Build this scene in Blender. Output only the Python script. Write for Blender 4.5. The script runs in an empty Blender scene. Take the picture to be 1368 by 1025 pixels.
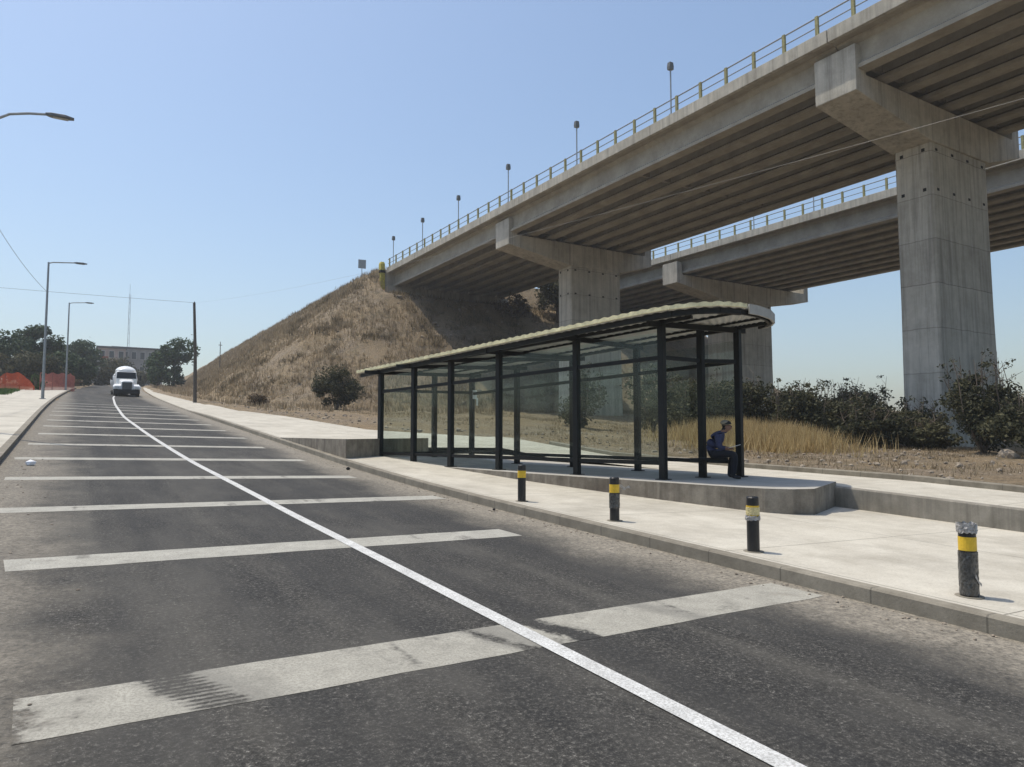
import bpy, bmesh, math, random
import numpy as np
from mathutils import Vector, Matrix, Euler, noise

R = math.radians
rnd = random.Random(11)
nrs = np.random.RandomState(5)
scene = bpy.context.scene
COL = scene.collection

# ------------------------------------------------------------------ materials
def nodes_of(name):
    m = bpy.data.materials.new(name)
    m.use_nodes = True
    nt = m.node_tree
    return m, nt, nt.nodes['Principled BSDF']

def N(nt, typ, **kw):
    n = nt.nodes.new(typ)
    for k, v in kw.items():
        if k in n.inputs:
            n.inputs[k].default_value = v
        else:
            setattr(n, k, v)
    return n

def L(nt, a, b):
    nt.links.new(a, b)

def pos(nt):
    return N(nt, 'ShaderNodeNewGeometry').outputs['Position']

def noise_fac(nt, scale, detail=6, rough=.6, vec=None, stretch=None):
    v = vec if vec is not None else pos(nt)
    if stretch:
        mp = N(nt, 'ShaderNodeMapping'); mp.inputs['Scale'].default_value = stretch
        L(nt, v, mp.inputs['Vector']); v = mp.outputs['Vector']
    n = N(nt, 'ShaderNodeTexNoise'); n.inputs['Scale'].default_value = scale
    n.inputs['Detail'].default_value = detail; n.inputs['Roughness'].default_value = rough
    L(nt, v, n.inputs['Vector'])
    return n.outputs['Fac']

def ramp(nt, fac, stops):
    r = N(nt, 'ShaderNodeValToRGB')
    e = r.color_ramp.elements
    while len(e) < len(stops): e.new(.5)
    for i, (p, c) in enumerate(stops):
        e[i].position = p
        e[i].color = (c, c, c, 1) if isinstance(c, (int, float)) else (*c, 1)
    L(nt, fac, r.inputs['Fac'])
    return r.outputs['Color']

def mixc(nt, fac, a, b, blend='MIX'):
    m = N(nt, 'ShaderNodeMix', data_type='RGBA', blend_type=blend)
    for sock, v in ((m.inputs[0], fac), (m.inputs[6], a), (m.inputs[7], b)):
        if isinstance(v, (int, float)): sock.default_value = v
        elif isinstance(v, tuple): sock.default_value = (*v, 1)
        else: L(nt, v, sock)
    return m.outputs[2]

def math_n(nt, op, a, b=0.0, clamp=False):
    m = N(nt, 'ShaderNodeMath', operation=op, use_clamp=clamp)
    for sock, v in ((m.inputs[0], a), (m.inputs[1], b)):
        if isinstance(v, (int, float)): sock.default_value = v
        else: L(nt, v, sock)
    return m.outputs[0]

def maprange(nt, v, a, b, c=0., d=1., smooth=True):
    m = N(nt, 'ShaderNodeMapRange')
    if smooth: m.interpolation_type = 'SMOOTHSTEP'
    L(nt, v, m.inputs['Value'])
    for k, x in zip(('From Min', 'From Max', 'To Min', 'To Max'), (a, b, c, d)): m.inputs[k].default_value = x
    return m.outputs[0]

def bump(nt, bsdf, h, strength=.3, dist=.02):
    b = N(nt, 'ShaderNodeBump'); b.inputs['Strength'].default_value = strength; b.inputs['Distance'].default_value = dist
    L(nt, h, b.inputs['Height']); L(nt, b.outputs['Normal'], bsdf.inputs['Normal'])

def xyz(nt):
    s = N(nt, 'ShaderNodeSeparateXYZ'); L(nt, pos(nt), s.inputs[0]); return s.outputs

def simple(name, c, rough=.6, metal=0., var=.15, scale=6., spec=.5):
    m, nt, b = nodes_of(name)
    f = noise_fac(nt, scale, 5)
    d = tuple(max(0, x*(1-var)) for x in c); u = tuple(min(1, x*(1+var)) for x in c)
    L(nt, ramp(nt, f, [(.3, d), (.7, u)]), b.inputs['Base Color'])
    b.inputs['Roughness'].default_value = rough; b.inputs['Metallic'].default_value = metal
    b.inputs['Specular IOR Level'].default_value = spec
    return m

def asphalt_color(nt):
    o = xyz(nt)
    fine = math_n(nt, 'ADD', math_n(nt, 'MULTIPLY', noise_fac(nt, 34, 4, .8), .65), math_n(nt, 'MULTIPLY', noise_fac(nt, 120, 2, .8), .35))
    mid = noise_fac(nt, 1.1, 6, .6)
    track = noise_fac(nt, 1.0, 4, .55, stretch=(1.9, .07, 1))
    base = ramp(nt, fine, [(.34, (.006, .0058, .0055)), (.47, (.027, .026, .024)), (.56, (.072, .068, .061)), (.65, (.30, .285, .255))])
    base = mixc(nt, ramp(nt, mid, [(.42, .0), (.74, .55)]), base, (.088, .083, .073))
    base = mixc(nt, ramp(nt, track, [(.40, .45), (.56, .0)]), base, (.030, .030, .030))
    base = mixc(nt, ramp(nt, track, [(.56, .0), (.72, .40)]), base, (.125, .117, .100))
    broad = noise_fac(nt, 1., 5, .65, stretch=(.55, .16, 1))
    base = mixc(nt, ramp(nt, broad, [(.47, 0.), (.68, .55)]), base, (.115, .108, .094))
    # dust along both kerbs (road is straight here), broken up by noise
    dn = noise_fac(nt, .75, 7, .68)
    xr = math_n(nt, 'ADD', o[0], math_n(nt, 'MULTIPLY', dn, 1.7))
    right = maprange(nt, xr, 6.05, 7.25)
    xl = math_n(nt, 'ADD', o[0], math_n(nt, 'MULTIPLY', dn, 2.2))
    left = maprange(nt, xl, 1.55, .2)
    gr = ramp(nt, noise_fac(nt, 24, 4, .8), [(.33, .15), (.62, 1.)])
    dust = math_n(nt, 'MULTIPLY', math_n(nt, 'MAXIMUM', math_n(nt, 'MULTIPLY', right, .9), math_n(nt, 'MULTIPLY', left, .75)), gr)
    dc = ramp(nt, noise_fac(nt, 9, 4, .7), [(.3, (.25, .22, .175)), (.7, (.43, .385, .31))])
    return mixc(nt, dust, base, dc), fine

def make_asphalt():
    m, nt, b = nodes_of('asphalt')
    c, fine = asphalt_color(nt)
    L(nt, c, b.inputs['Base Color'])
    b.inputs['Roughness'].default_value = .88
    b.inputs['Specular IOR Level'].default_value = .25
    bump(nt, b, fine, .35, .02)
    return m

def make_paint(name, col, wear):
    m, nt, b = nodes_of(name)
    c, fine = asphalt_color(nt)
    o = xyz(nt)
    w1 = noise_fac(nt, 2.2, 8, .75)
    w2 = noise_fac(nt, 30, 5, .8)
    wm = math_n(nt, 'ADD', math_n(nt, 'MULTIPLY', w1, .7), math_n(nt, 'MULTIPLY', w2, .4))
    # grey tyre tracks that cross the paint
    tr = noise_fac(nt, 1., 3, .6, stretch=(2.6, .12, 1))
    wm = math_n(nt, 'ADD', wm, math_n(nt, 'MULTIPLY', ramp(nt, tr, [(.56, 0.), (.66, 1.)]), .10 if wear > .3 else .02))
    smear = None
    if wear > .7:
        def across(xc, hw, soft):
            u = math_n(nt, 'ADD', o[0], math_n(nt, 'MULTIPLY', math_n(nt, 'SUBTRACT', o[1], 4.7), .38))
            e = math_n(nt, 'ABSOLUTE', math_n(nt, 'SUBTRACT', u, xc))
            e = math_n(nt, 'ADD', e, math_n(nt, 'MULTIPLY', math_n(nt, 'SUBTRACT', noise_fac(nt, 7, 6, .75), .5), .22))
            return maprange(nt, e, hw, hw*soft)
        # tread print: thin bars inside the tyre track
        q = math_n(nt, 'FRACT', math_n(nt, 'DIVIDE', math_n(nt, 'ADD', o[1], math_n(nt, 'MULTIPLY', o[0], -.06)), .058))
        tread = math_n(nt, 'ADD', math_n(nt, 'MULTIPLY', math_n(nt, 'GREATER_THAN', math_n(nt, 'ADD', q, math_n(nt, 'MULTIPLY', noise_fac(nt, 14, 5, .8), .9)), .95), .13), .15)
        wm = math_n(nt, 'ADD', wm, math_n(nt, 'MULTIPLY', across(.62, .24, .3), tread))
        wm = math_n(nt, 'ADD', wm, math_n(nt, 'MULTIPLY', across(3.36, .20, .2), .24))
        wm = math_n(nt, 'ADD', wm, math_n(nt, 'MULTIPLY', across(2.78, .10, .1), .13))
        smear = math_n(nt, 'MAXIMUM', across(2.9, .34, .1), math_n(nt, 'MAXIMUM', across(4.65, .22, .1), across(.75, .42, .1)))
        ragged = maprange(nt, math_n(nt, 'ADD', o[0], math_n(nt, 'MULTIPLY', noise_fac(nt, 3.5, 6, .7), .9)), .42, -.05)
        wm = math_n(nt, 'ADD', wm, math_n(nt, 'MULTIPLY', ragged, .35))
    mask = ramp(nt, wm, [(.68 - .10*wear, 0.), (.82 - .10*wear, 1.)])
    dirt = ramp(nt, noise_fac(nt, 4, 6, .7), [(.3, tuple(x*.74 for x in col)), (.72, tuple(min(1, x*1.08) for x in col))])
    dirt = mixc(nt, ramp(nt, noise_fac(nt, 60, 3, .8), [(.40, .5), (.56, 0.)]), dirt, (.16, .15, .13))
    if smear is not None: dirt = mixc(nt, math_n(nt, 'MULTIPLY', smear, .5), dirt, (.15, .145, .13))
    L(nt, mixc(nt, mask, dirt, c), b.inputs['Base Color'])
    b.inputs['Roughness'].default_value = .88
    b.inputs['Specular IOR Level'].default_value = .25
    bump(nt, b, fine, .35, .02)
    return m

def make_concrete(name, c1, c2, joint=0, stain=.25, rough=.9, streak=0, scale=1.6, dirt=(.16, .14, .11), panel=0):
    m, nt, b = nodes_of(name)
    f = noise_fac(nt, scale, 8, .68)
    c = ramp(nt, f, [(.28, c1), (.72, c2)])
    fine = noise_fac(nt, 38, 4, .7)
    c = mixc(nt, ramp(nt, fine, [(.32, .28), (.5, 0.)]), c, dirt)
    st = noise_fac(nt, .55, 8, .75)
    c = mixc(nt, ramp(nt, st, [(.44, 0.), (.68, stain)]), c, dirt)
    h = fine
    if streak:
        s = noise_fac(nt, 1., 6, .7, stretch=(3.2, 3.2, .13))
        c = mixc(nt, ramp(nt, s, [(.46, 0.), (.70, streak)]), c, (.055, .05, .044))
        s2 = noise_fac(nt, 1.3, 5, .7, stretch=(2.1, 2.1, .10))
        c = mixc(nt, ramp(nt, s2, [(.55, 0.), (.75, streak*.8)]), c, tuple(min(1, x*1.35) for x in c2))
    if joint or panel:
        o = xyz(nt)
        def line(v, period, w):
            q = math_n(nt, 'FRACT', math_n(nt, 'DIVIDE', v, period))
            return math_n(nt, 'LESS_THAN', q, w/period)
        if joint:
            ln = math_n(nt, 'MAXIMUM', line(o[1], joint, .018), line(math_n(nt, 'ADD', o[0], .12), joint*1.15, .018))
            c = mixc(nt, math_n(nt, 'MULTIPLY', ln, .75), c, (.12, .11, .09))
        if panel:
            wob = math_n(nt, 'ADD', o[2], math_n(nt, 'MULTIPLY', noise_fac(nt, .9, 3), .16))
            ln = line(wob, panel, .05)
            c = mixc(nt, math_n(nt, 'MULTIPLY', ln, .45), c, (.05, .047, .042))
            # each pour has its own tone
            fl = math_n(nt, 'FLOOR', math_n(nt, 'DIVIDE', wob, panel))
            wn = N(nt, 'ShaderNodeTexWhiteNoise', noise_dimensions='1D'); L(nt, fl, wn.inputs['W'])
            c = mixc(nt, .18, c, ramp(nt, wn.outputs['Value'], [(0, (.17, .155, .13)), (1, (.46, .43, .37))]))
    L(nt, c, b.inputs['Base Color'])
    b.inputs['Roughness'].default_value = rough
    b.inputs['Specular IOR Level'].default_value = .25
    bump(nt, b, h, .35, .012)
    return m

def make_soil():
    m, nt, b = nodes_of('dry_soil')
    o = xyz(nt)
    f1 = noise_fac(nt, .22, 8, .7); f2 = noise_fac(nt, 1.7, 8, .75); f3 = noise_fac(nt, 13, 5, .75)
    soil = ramp(nt, f2, [(.28, (.135, .108, .078)), (.46, (.26, .21, .155)), (.62, (.37, .305, .23)), (.76, (.50, .44, .355))])
    soil = mixc(nt, ramp(nt, f3, [(.38, .6), (.55, 0.)]), soil, (.085, .07, .052))
    straw = ramp(nt, f3, [(.3, (.135, .10, .058)), (.5, (.28, .21, .13)), (.72, (.42, .335, .22))])
    gm = ramp(nt, math_n(nt, 'ADD', math_n(nt, 'MULTIPLY', f1, .65), math_n(nt, 'MULTIPLY', f2, .35)), [(.42, .05), (.56, .85)])
    c = mixc(nt, gm, soil, straw)
    gg = ramp(nt, noise_fac(nt, .8, 7, .75), [(.52, 0.), (.64, .6)])
    c = mixc(nt, gg, c, (.10, .088, .05))
    sp = ramp(nt, noise_fac(nt, 5.5, 3, .6), [(.64, 0.), (.70, .8)])
    c = mixc(nt, sp, c, (.50, .45, .37))
    # far ground is mixed scrub green-brown
    L(nt, c, b.inputs['Base Color'])
    b.inputs['Roughness'].default_value = .97
    b.inputs['Specular IOR Level'].default_value = .1
    bump(nt, b, math_n(nt, 'ADD', f3, f2), .9, .12)
    return m

def make_leaf(name, dark, mid, light, trans=.25):
    m, nt, b = nodes_of(name)
    g = N(nt, 'ShaderNodeNewGeometry')
    big = noise_fac(nt, .8, 3)
    r = math_n(nt, 'ADD', math_n(nt, 'MULTIPLY', g.outputs['Random Per Island'], .7), math_n(nt, 'MULTIPLY', big, .35))
    c = ramp(nt, r, [(.15, dark), (.5, mid), (.92, light)])
    L(nt, c, b.inputs['Base Color'])
    b.inputs['Roughness'].default_value = .7
    b.inputs['Specular IOR Level'].default_value = .2
    tr = N(nt, 'ShaderNodeBsdfTranslucent'); L(nt, c, tr.inputs['Color'])
    mx = N(nt, 'ShaderNodeMixShader'); mx.inputs[0].default_value = trans
    L(nt, b.outputs[0], mx.inputs[1]); L(nt, tr.outputs[0], mx.inputs[2])
    L(nt, mx.outputs[0], nt.nodes['Material Output'].inputs['Surface'])
    return m

def make_glass():
    m, nt, b = nodes_of('shelter_glass')
    nt.nodes.remove(b)
    t = N(nt, 'ShaderNodeBsdfTransparent'); t.inputs['Color'].default_value = (.93, .955, .94, 1)
    gl = N(nt, 'ShaderNodeBsdfGlossy'); gl.inputs['Roughness'].default_value = .03
    gl.inputs['Color'].default_value = (.9, 1, .96, 1)
    df = N(nt, 'ShaderNodeBsdfDiffuse'); df.inputs['Color'].default_value = (.42, .44, .41, 1)
    lw = N(nt, 'ShaderNodeLayerWeight'); lw.inputs['Blend'].default_value = .12
    f = math_n(nt, 'ADD', math_n(nt, 'MULTIPLY', lw.outputs['Fresnel'], .55), .015)
    mx = N(nt, 'ShaderNodeMixShader'); L(nt, f, mx.inputs[0]); L(nt, t.outputs[0], mx.inputs[1]); L(nt, gl.outputs[0], mx.inputs[2])
    dirt = ramp(nt, noise_fac(nt, 2.4, 6, .7), [(.35, .0), (.75, .025)])
    m2 = N(nt, 'ShaderNodeMixShader'); L(nt, dirt, m2.inputs[0]); L(nt, mx.outputs[0], m2.inputs[1]); L(nt, df.outputs[0], m2.inputs[2])
    L(nt, m2.outputs[0], nt.nodes['Material Output'].inputs['Surface'])
    return m

def make_mesh_net(name, c):
    m, nt, b = nodes_of(name)
    f = noise_fac(nt, 2, 5, .7)
    L(nt, ramp(nt, f, [(.3, tuple(x*.75 for x in c)), (.7, c)]), b.inputs['Base Color'])
    b.inputs['Roughness'].default_value = .7
    t = N(nt, 'ShaderNodeBsdfTransparent')
    o = xyz(nt)
    hole = math_n(nt, 'MULTIPLY', math_n(nt, 'GREATER_THAN', math_n(nt, 'FRACT', math_n(nt, 'MULTIPLY', o[0], 11)), .55),
                  math_n(nt, 'GREATER_THAN', math_n(nt, 'FRACT', math_n(nt, 'MULTIPLY', o[2], 11)), .45))
    mx = N(nt, 'ShaderNodeMixShader'); L(nt, hole, mx.inputs[0]); L(nt, b.outputs[0], mx.inputs[1]); L(nt, t.outputs[0], mx.inputs[2])
    L(nt, mx.outputs[0], nt.nodes['Material Output'].inputs['Surface'])
    return m

M = dict(
    asphalt=make_asphalt(),
    stripe=make_paint('worn_stripe_paint', (.46, .445, .39), .55),
    stripe_old=make_paint('very_worn_stripe_paint', (.42, .402, .345), .75),
    line=make_paint('centre_line_paint', (.70, .70, .68), .12),
    pave=make_concrete('pavement_concrete', (.46, .425, .355), (.60, .565, .485), joint=3.1, stain=.38),
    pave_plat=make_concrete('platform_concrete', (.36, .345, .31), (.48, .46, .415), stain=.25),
    kerb=make_concrete('kerb_concrete', (.17, .152, .12), (.32, .29, .235), stain=.6, scale=3, joint=1.05),
    wall=make_concrete('rough_wall_concrete', (.19, .175, .145), (.33, .305, .26), stain=.5, streak=.45, scale=2.4),
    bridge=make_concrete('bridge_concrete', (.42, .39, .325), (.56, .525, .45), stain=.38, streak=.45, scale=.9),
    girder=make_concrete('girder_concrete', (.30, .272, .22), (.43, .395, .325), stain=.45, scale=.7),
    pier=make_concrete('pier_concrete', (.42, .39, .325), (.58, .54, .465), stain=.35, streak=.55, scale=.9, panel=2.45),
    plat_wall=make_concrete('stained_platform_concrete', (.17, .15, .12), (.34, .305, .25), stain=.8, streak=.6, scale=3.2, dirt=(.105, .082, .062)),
    soil=make_soil(),
    black=simple('black_steel_paint', (.009, .010, .010), .55, var=.3, spec=.25),
    dark_hole=simple('dark_recess', (.015, .014, .013), .9),
    cream=simple('cream_roof_edge', (.70, .64, .39), .6, var=.3, scale=5),
    roof_white=simple('pale_roof_sheet', (.50, .49, .45), .6, var=.15, scale=3),
    fascia_grey=simple('pale_grey_fascia', (.31, .30, .275), .55, var=.12),
    steel=simple('galvanised_steel', (.30, .32, .33), .45, .5, var=.15),
    lampgrey=simple('lamp_grey', (.10, .105, .105), .5, var=.1),
    lamplens=simple('lamp_lens', (.22, .22, .19), .3),
    railgrey=simple('rail_grey', (.16, .17, .17), .6), railyellow=simple('weathered_yellow_paint', (.26, .24, .10), .7, var=.35, scale=9),
    yellow=simple('yellow_band', (.72, .46, .03), .5, var=.15, scale=20),
    yellow_green=simple('mossy_yellow_marker', (.42, .36, .06), .7, var=.4, scale=4),
    bollard=simple('bollard_black', (.014, .014, .015), .35, var=.3, scale=20),
    film=simple('loose_plastic_film', (.34, .325, .31), .35, var=.45, scale=26),
    film_grey=simple('dusty_plastic_film', (.045, .045, .044), .25, var=.9, scale=34, spec=.8),
    white=simple('white_vehicle_paint', (.78, .79, .78), .35, var=.04),
    chrome=simple('grille_dark', (.035, .036, .038), .35, .5, var=.4, scale=14),
    tyre=simple('tyre_rubber', (.014, .014, .014), .85),
    windglass=simple('windscreen_glass', (.012, .016, .018), .15, var=.2, spec=.3),
    lens=simple('headlight_lens', (.55, .56, .55), .15),
    wood=simple('weathered_pole_wood', (.10, .085, .07), .9, var=.35, scale=14),
    bark=simple('bark', (.085, .066, .05), .95, var=.3, scale=10),
    twig=simple('dry_twig', (.16, .125, .095), .95, var=.3, scale=10),
    rock=simple('pale_rock', (.27, .225, .175), .95, var=.45, scale=3),
    sign_back=simple('sign_back_grey', (.28, .30, .31), .5, .2),
    bld=simple('grey_render', (.30, .28, .26), .9, var=.2, scale=.6),
    bldpink=simple('pinkish_render', (.33, .26, .23), .9, var=.2, scale=.6),
    bldwhite=simple('pale_render', (.50, .47, .42), .9, var=.15, scale=.6),
    window=simple('dark_window', (.03, .035, .04), .2),
    roofdark=simple('dark_roof_edge', (.09, .09, .095), .8),
    skin=simple('skin', (.20, .105, .065), .6, var=.1),
    shirt=simple('blue_shirt', (.030, .036, .082), .85, var=.25, scale=18),
    trousers=simple('dark_trousers', (.010, .011, .016), .9, var=.2),
    shoe=simple('black_shoe', (.008, .008, .008), .6),
    hair=simple('dark_hair', (.010, .009, .008), .7),
    cap=simple('pale_cap', (.22, .20, .15), .85),
    paper=simple('white_paper', (.82, .82, .84), .7, var=.02),
    bag=simple('black_bag', (.010, .010, .011), .8, var=.3),
    glass=make_glass(),
    net=make_mesh_net('orange_net', (.78, .13, .045)),
    net_faded=make_mesh_net('faded_orange_net', (.66, .20, .15)),
    cable=simple('black_cable', (.11, .115, .12), .6),
    cable_pale=simple('pale_cable', (.25, .245, .23), .5),
    leaf_dark=make_leaf('dark_leaves', (.018, .034, .019), (.044, .074, .038), (.095, .13, .06)),
    leaf_green=make_leaf('green_leaves', (.018, .036, .019), (.042, .078, .033), (.09, .13, .052)),
    leaf_olive=make_leaf('olive_leaves', (.042, .043, .023), (.088, .086, .045), (.15, .14, .075)),
    leaf_shrub=make_leaf('shrub_leaves', (.018, .021, .012), (.050, .053, .028), (.12, .112, .06)),
    leaf_grey=make_leaf('grey_green_leaves', (.022, .026, .018), (.055, .060, .038), (.115, .115, .075)),
    leaf_brown=make_leaf('dry_brown_leaves', (.045, .030, .018), (.11, .076, .044), (.20, .15, .09)),
    leaf_fresh=make_leaf('fresh_grass', (.03, .06, .02), (.07, .13, .035), (.13, .2, .06)),
    gold=make_leaf('golden_grass', (.27, .19, .085), (.50, .375, .18), (.68, .55, .31), .45),
    straw_dark=make_leaf('grey_weeds', (.075, .06, .035), (.165, .13, .078), (.28, .225, .14), .4),
    straw=make_leaf('straw_grass', (.15, .112, .066), (.31, .24, .15), (.50, .41, .28), .45),
)

# ------------------------------------------------------------------ object helpers
ORIGIN = {}

def tag(o, label=None, cat=None, group=None, kind=None):
    if label: o['label'] = label
    if cat: o['category'] = cat
    if group: o['group'] = group
    if kind: o['kind'] = kind
    return o

def thing(name, label, cat, loc=(0, 0, 0), group=None):
    o = bpy.data.objects.new(name, None)
    o.empty_display_size = .2
    o.location = loc
    COL.objects.link(o)
    ORIGIN[o.name] = Vector(loc)
    return tag(o, label, cat, group)

class MB:
    def __init__(s):
        s.v = []; s.f = []; s.m = []
    def add(s, verts, faces, mi=0):
        b = len(s.v)
        s.v += [tuple(v) for v in verts]
        s.f += [tuple(i+b for i in f) for f in faces]
        s.m += [mi]*len(faces)
        return s
    def box(s, c, size, rz=0, mi=0, rot=None):
        hx, hy, hz = (q/2 for q in size)
        mt = rot.to_matrix() if rot is not None else Matrix.Rotation(rz, 3, 'Z')
        vs = [Vector(c) + mt @ Vector((x*hx, y*hy, z*hz)) for z in (-1, 1) for y in (-1, 1) for x in (-1, 1)]
        return s.add(vs, [(0, 2, 3, 1), (4, 5, 7, 6), (0, 1, 5, 4), (2, 6, 7, 3), (0, 4, 6, 2), (1, 3, 7, 5)], mi)
    def b6(s, x0, x1, y0, y1, z0, z1, mi=0):
        return s.box(((x0+x1)/2, (y0+y1)/2, (z0+z1)/2), (x1-x0, y1-y0, z1-z0), mi=mi)
    def beam(s, p, q, w, h, mi=0):
        p = Vector(p); q = Vector(q); d = q-p; ln = d.length; d.normalize()
        up = Vector((0, 0, 1)) if abs(d.z) < .95 else Vector((1, 0, 0))
        sd = d.cross(up).normalized(); u = sd.cross(d).normalized()
        vs = []
        for e in (p, q):
            for a, b in ((-1, -1), (1, -1), (1, 1), (-1, 1)):
                vs.append(e + sd*(a*w/2) + u*(b*h/2))
        return s.add(vs, [(3, 2, 1, 0), (4, 5, 6, 7), (0, 1, 5, 4), (1, 2, 6, 5), (2, 3, 7, 6), (3, 0, 4, 7)], mi)
    def tube(s, pts, rads, n=8, mi=0, cap=True):
        pts = [Vector(p) for p in pts]
        if not isinstance(rads, (list, tuple)): rads = [rads]*len(pts)
        vs = []; fs = []
        for i, p in enumerate(pts):
            d = (pts[min(i+1, len(pts)-1)] - pts[max(i-1, 0)]).normalized()
            up = Vector((0, 0, 1)) if abs(d.z) < .9 else Vector((1, 0, 0))
            a = d.cross(up).normalized(); b = d.cross(a).normalized()
            for k in range(n):
                t = 2*math.pi*k/n
                vs.append(p + (a*math.cos(t) + b*math.sin(t))*rads[i])
        for i in range(len(pts)-1):
            for k in range(n):
                k2 = (k+1) % n
                fs.append((i*n+k, i*n+k2, (i+1)*n+k2, (i+1)*n+k))
        if cap:
            fs.append(tuple(range(n-1, -1, -1))); fs.append(tuple((len(pts)-1)*n+k for k in range(n)))
        return s.add(vs, fs, mi)
    def prism(s, poly, z0, z1, mi=0):
        n = len(poly)
        f0 = z0 if callable(z0) else (lambda x, y: z0)
        f1 = z1 if callable(z1) else (lambda x, y: z1)
        vs = [(x, y, f0(x, y)) for x, y in poly] + [(x, y, f1(x, y)) for x, y in poly]
        fs = [tuple(range(n-1, -1, -1)), tuple(range(n, 2*n))]
        fs += [(i, (i+1) % n, n+(i+1) % n, n+i) for i in range(n)]
        return s.add(vs, fs, mi)
    def loft(s, rings, mi=0, cap=True):
        n = len(rings[0]); vs = [v for r in rings for v in r]; fs = []
        for i in range(len(rings)-1):
            for k in range(n):
                k2 = (k+1) % n
                fs.append((i*n+k, i*n+k2, (i+1)*n+k2, (i+1)*n+k))
        if cap:
            fs.append(tuple(range(n-1, -1, -1))); fs.append(tuple((len(rings)-1)*n+k for k in range(n)))
        return s.add(vs, fs, mi)
    def sphere(s, c, r, n=10, m=7, sc=(1, 1, 1), mi=0):
        vs = []; fs = []
        for i in range(m+1):
            ph = math.pi*i/m
            for k in range(n):
                t = 2*math.pi*k/n
                vs.append((c[0]+r*sc[0]*math.sin(ph)*math.cos(t), c[1]+r*sc[1]*math.sin(ph)*math.sin(t), c[2]+r*sc[2]*math.cos(ph)))
        for i in range(m):
            for k in range(n):
                k2 = (k+1) % n
                fs.append((i*n+k, (i+1)*n+k, (i+1)*n+k2, i*n+k2))
        return s.add(vs, fs, mi)
    def build(s, name, mats, parent=None, origin=None, smooth=False, bev=0):
        if origin is None:
            origin = ORIGIN.get(parent.name, Vector((0, 0, 0))) if parent else Vector((0, 0, 0))
        origin = Vector(origin)
        me = bpy.data.meshes.new(name)
        me.from_pydata([tuple(Vector(v)-origin) for v in s.v], [], s.f)
        mats = mats if isinstance(mats, (list, tuple)) else [mats]
        for m in mats: me.materials.append(m)
        if len(mats) > 1:
            me.polygons.foreach_set('material_index', s.m)
        bm = bmesh.new(); bm.from_mesh(me)
        bmesh.ops.remove_doubles(bm, verts=bm.verts, dist=1e-5)
        bmesh.ops.recalc_face_normals(bm, faces=bm.faces)
        bm.to_mesh(me); bm.free()
        if smooth: me.polygons.foreach_set('use_smooth', [True]*len(me.polygons))
        o = bpy.data.objects.new(name, me)
        COL.objects.link(o)
        if parent:
            o.parent = parent
            ORIGIN[o.name] = origin
        else:
            o.location = origin
            ORIGIN[o.name] = origin
        if bev:
            b = o.modifiers.new('bevel', 'BEVEL'); b.width = bev; b.segments = 2; b.limit_method = 'ANGLE'
        return o

def copy_tree(o, parent=None):
    c = o.copy(); COL.objects.link(c)
    if parent: c.parent = parent
    ORIGIN[c.name] = ORIGIN.get(o.name, Vector())
    for ch in list(o.children): copy_tree(ch, c)
    return c

def np_mesh(name, verts, faces_n, mat, parent=None, origin=(0, 0, 0), mats=None):
    """verts (N,3) already ordered, every faces_n vertices make one face"""
    verts = np.asarray(verts, float) - np.asarray(origin, float)
    nf = len(verts)//faces_n
    me = bpy.data.meshes.new(name)
    me.vertices.add(len(verts)); me.vertices.foreach_set('co', verts.astype(np.float32).ravel())
    me.loops.add(len(verts)); me.loops.foreach_set('vertex_index', np.arange(len(verts), dtype=np.int32))
    me.polygons.add(nf)
    me.polygons.foreach_set('loop_start', (np.arange(nf)*faces_n).astype(np.int32))
    me.polygons.foreach_set('loop_total', np.full(nf, faces_n, np.int32))
    me.materials.append(mat)
    me.update(calc_edges=True)
    o = bpy.data.objects.new(name, me); COL.objects.link(o)
    if parent: o.parent = parent
    else: o.location = origin
    return o

# ------------------------------------------------------------------ the lie of the land (x across the road, y along it)
def g(y):
    if y < 10: return .036*y
    if y < 22:
        t = y-10; return .36+.036*t+.0355/24*t*t
    if y < 170: return 1.005+.0715*(y-22)
    return 11.587+.03*(y-170)

def off(y): return .00035*max(0, y-40)**2 if y < 170 else .00035*130**2 + .09*(y-170)

def itp(x, tab):
    if x <= tab[0][0]: return tab[0][1]
    for (a, b), (c, d) in zip(tab, tab[1:]):
        if x <= c: return b+(d-b)*(x-a)/(c-a)
    return tab[-1][1]

def zr(x, y): return g(y)-.028*x
def hr(y):
    if y > 30: return g(y)-.06
    return itp(y, [(-200, -8), (-15, -.62), (5.5, .34), (9.3, .52), (14, .62), (20, .80), (27, 1.40), (30, 1.517)])
def pave_edge(y): return itp(y, [(28, 16.6), (33, 12.3), (45, 11.4), (55, 10.6), (75, 9.6), (110, 9.6), (175, 13)])
def crest(y): return 21.6-.010*max(0, y-95)

ZG = 19.6      # underside of the girders
def nz(x, y, s, seed=0.): return noise.noise(Vector((x*s, y*s, seed)))

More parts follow.
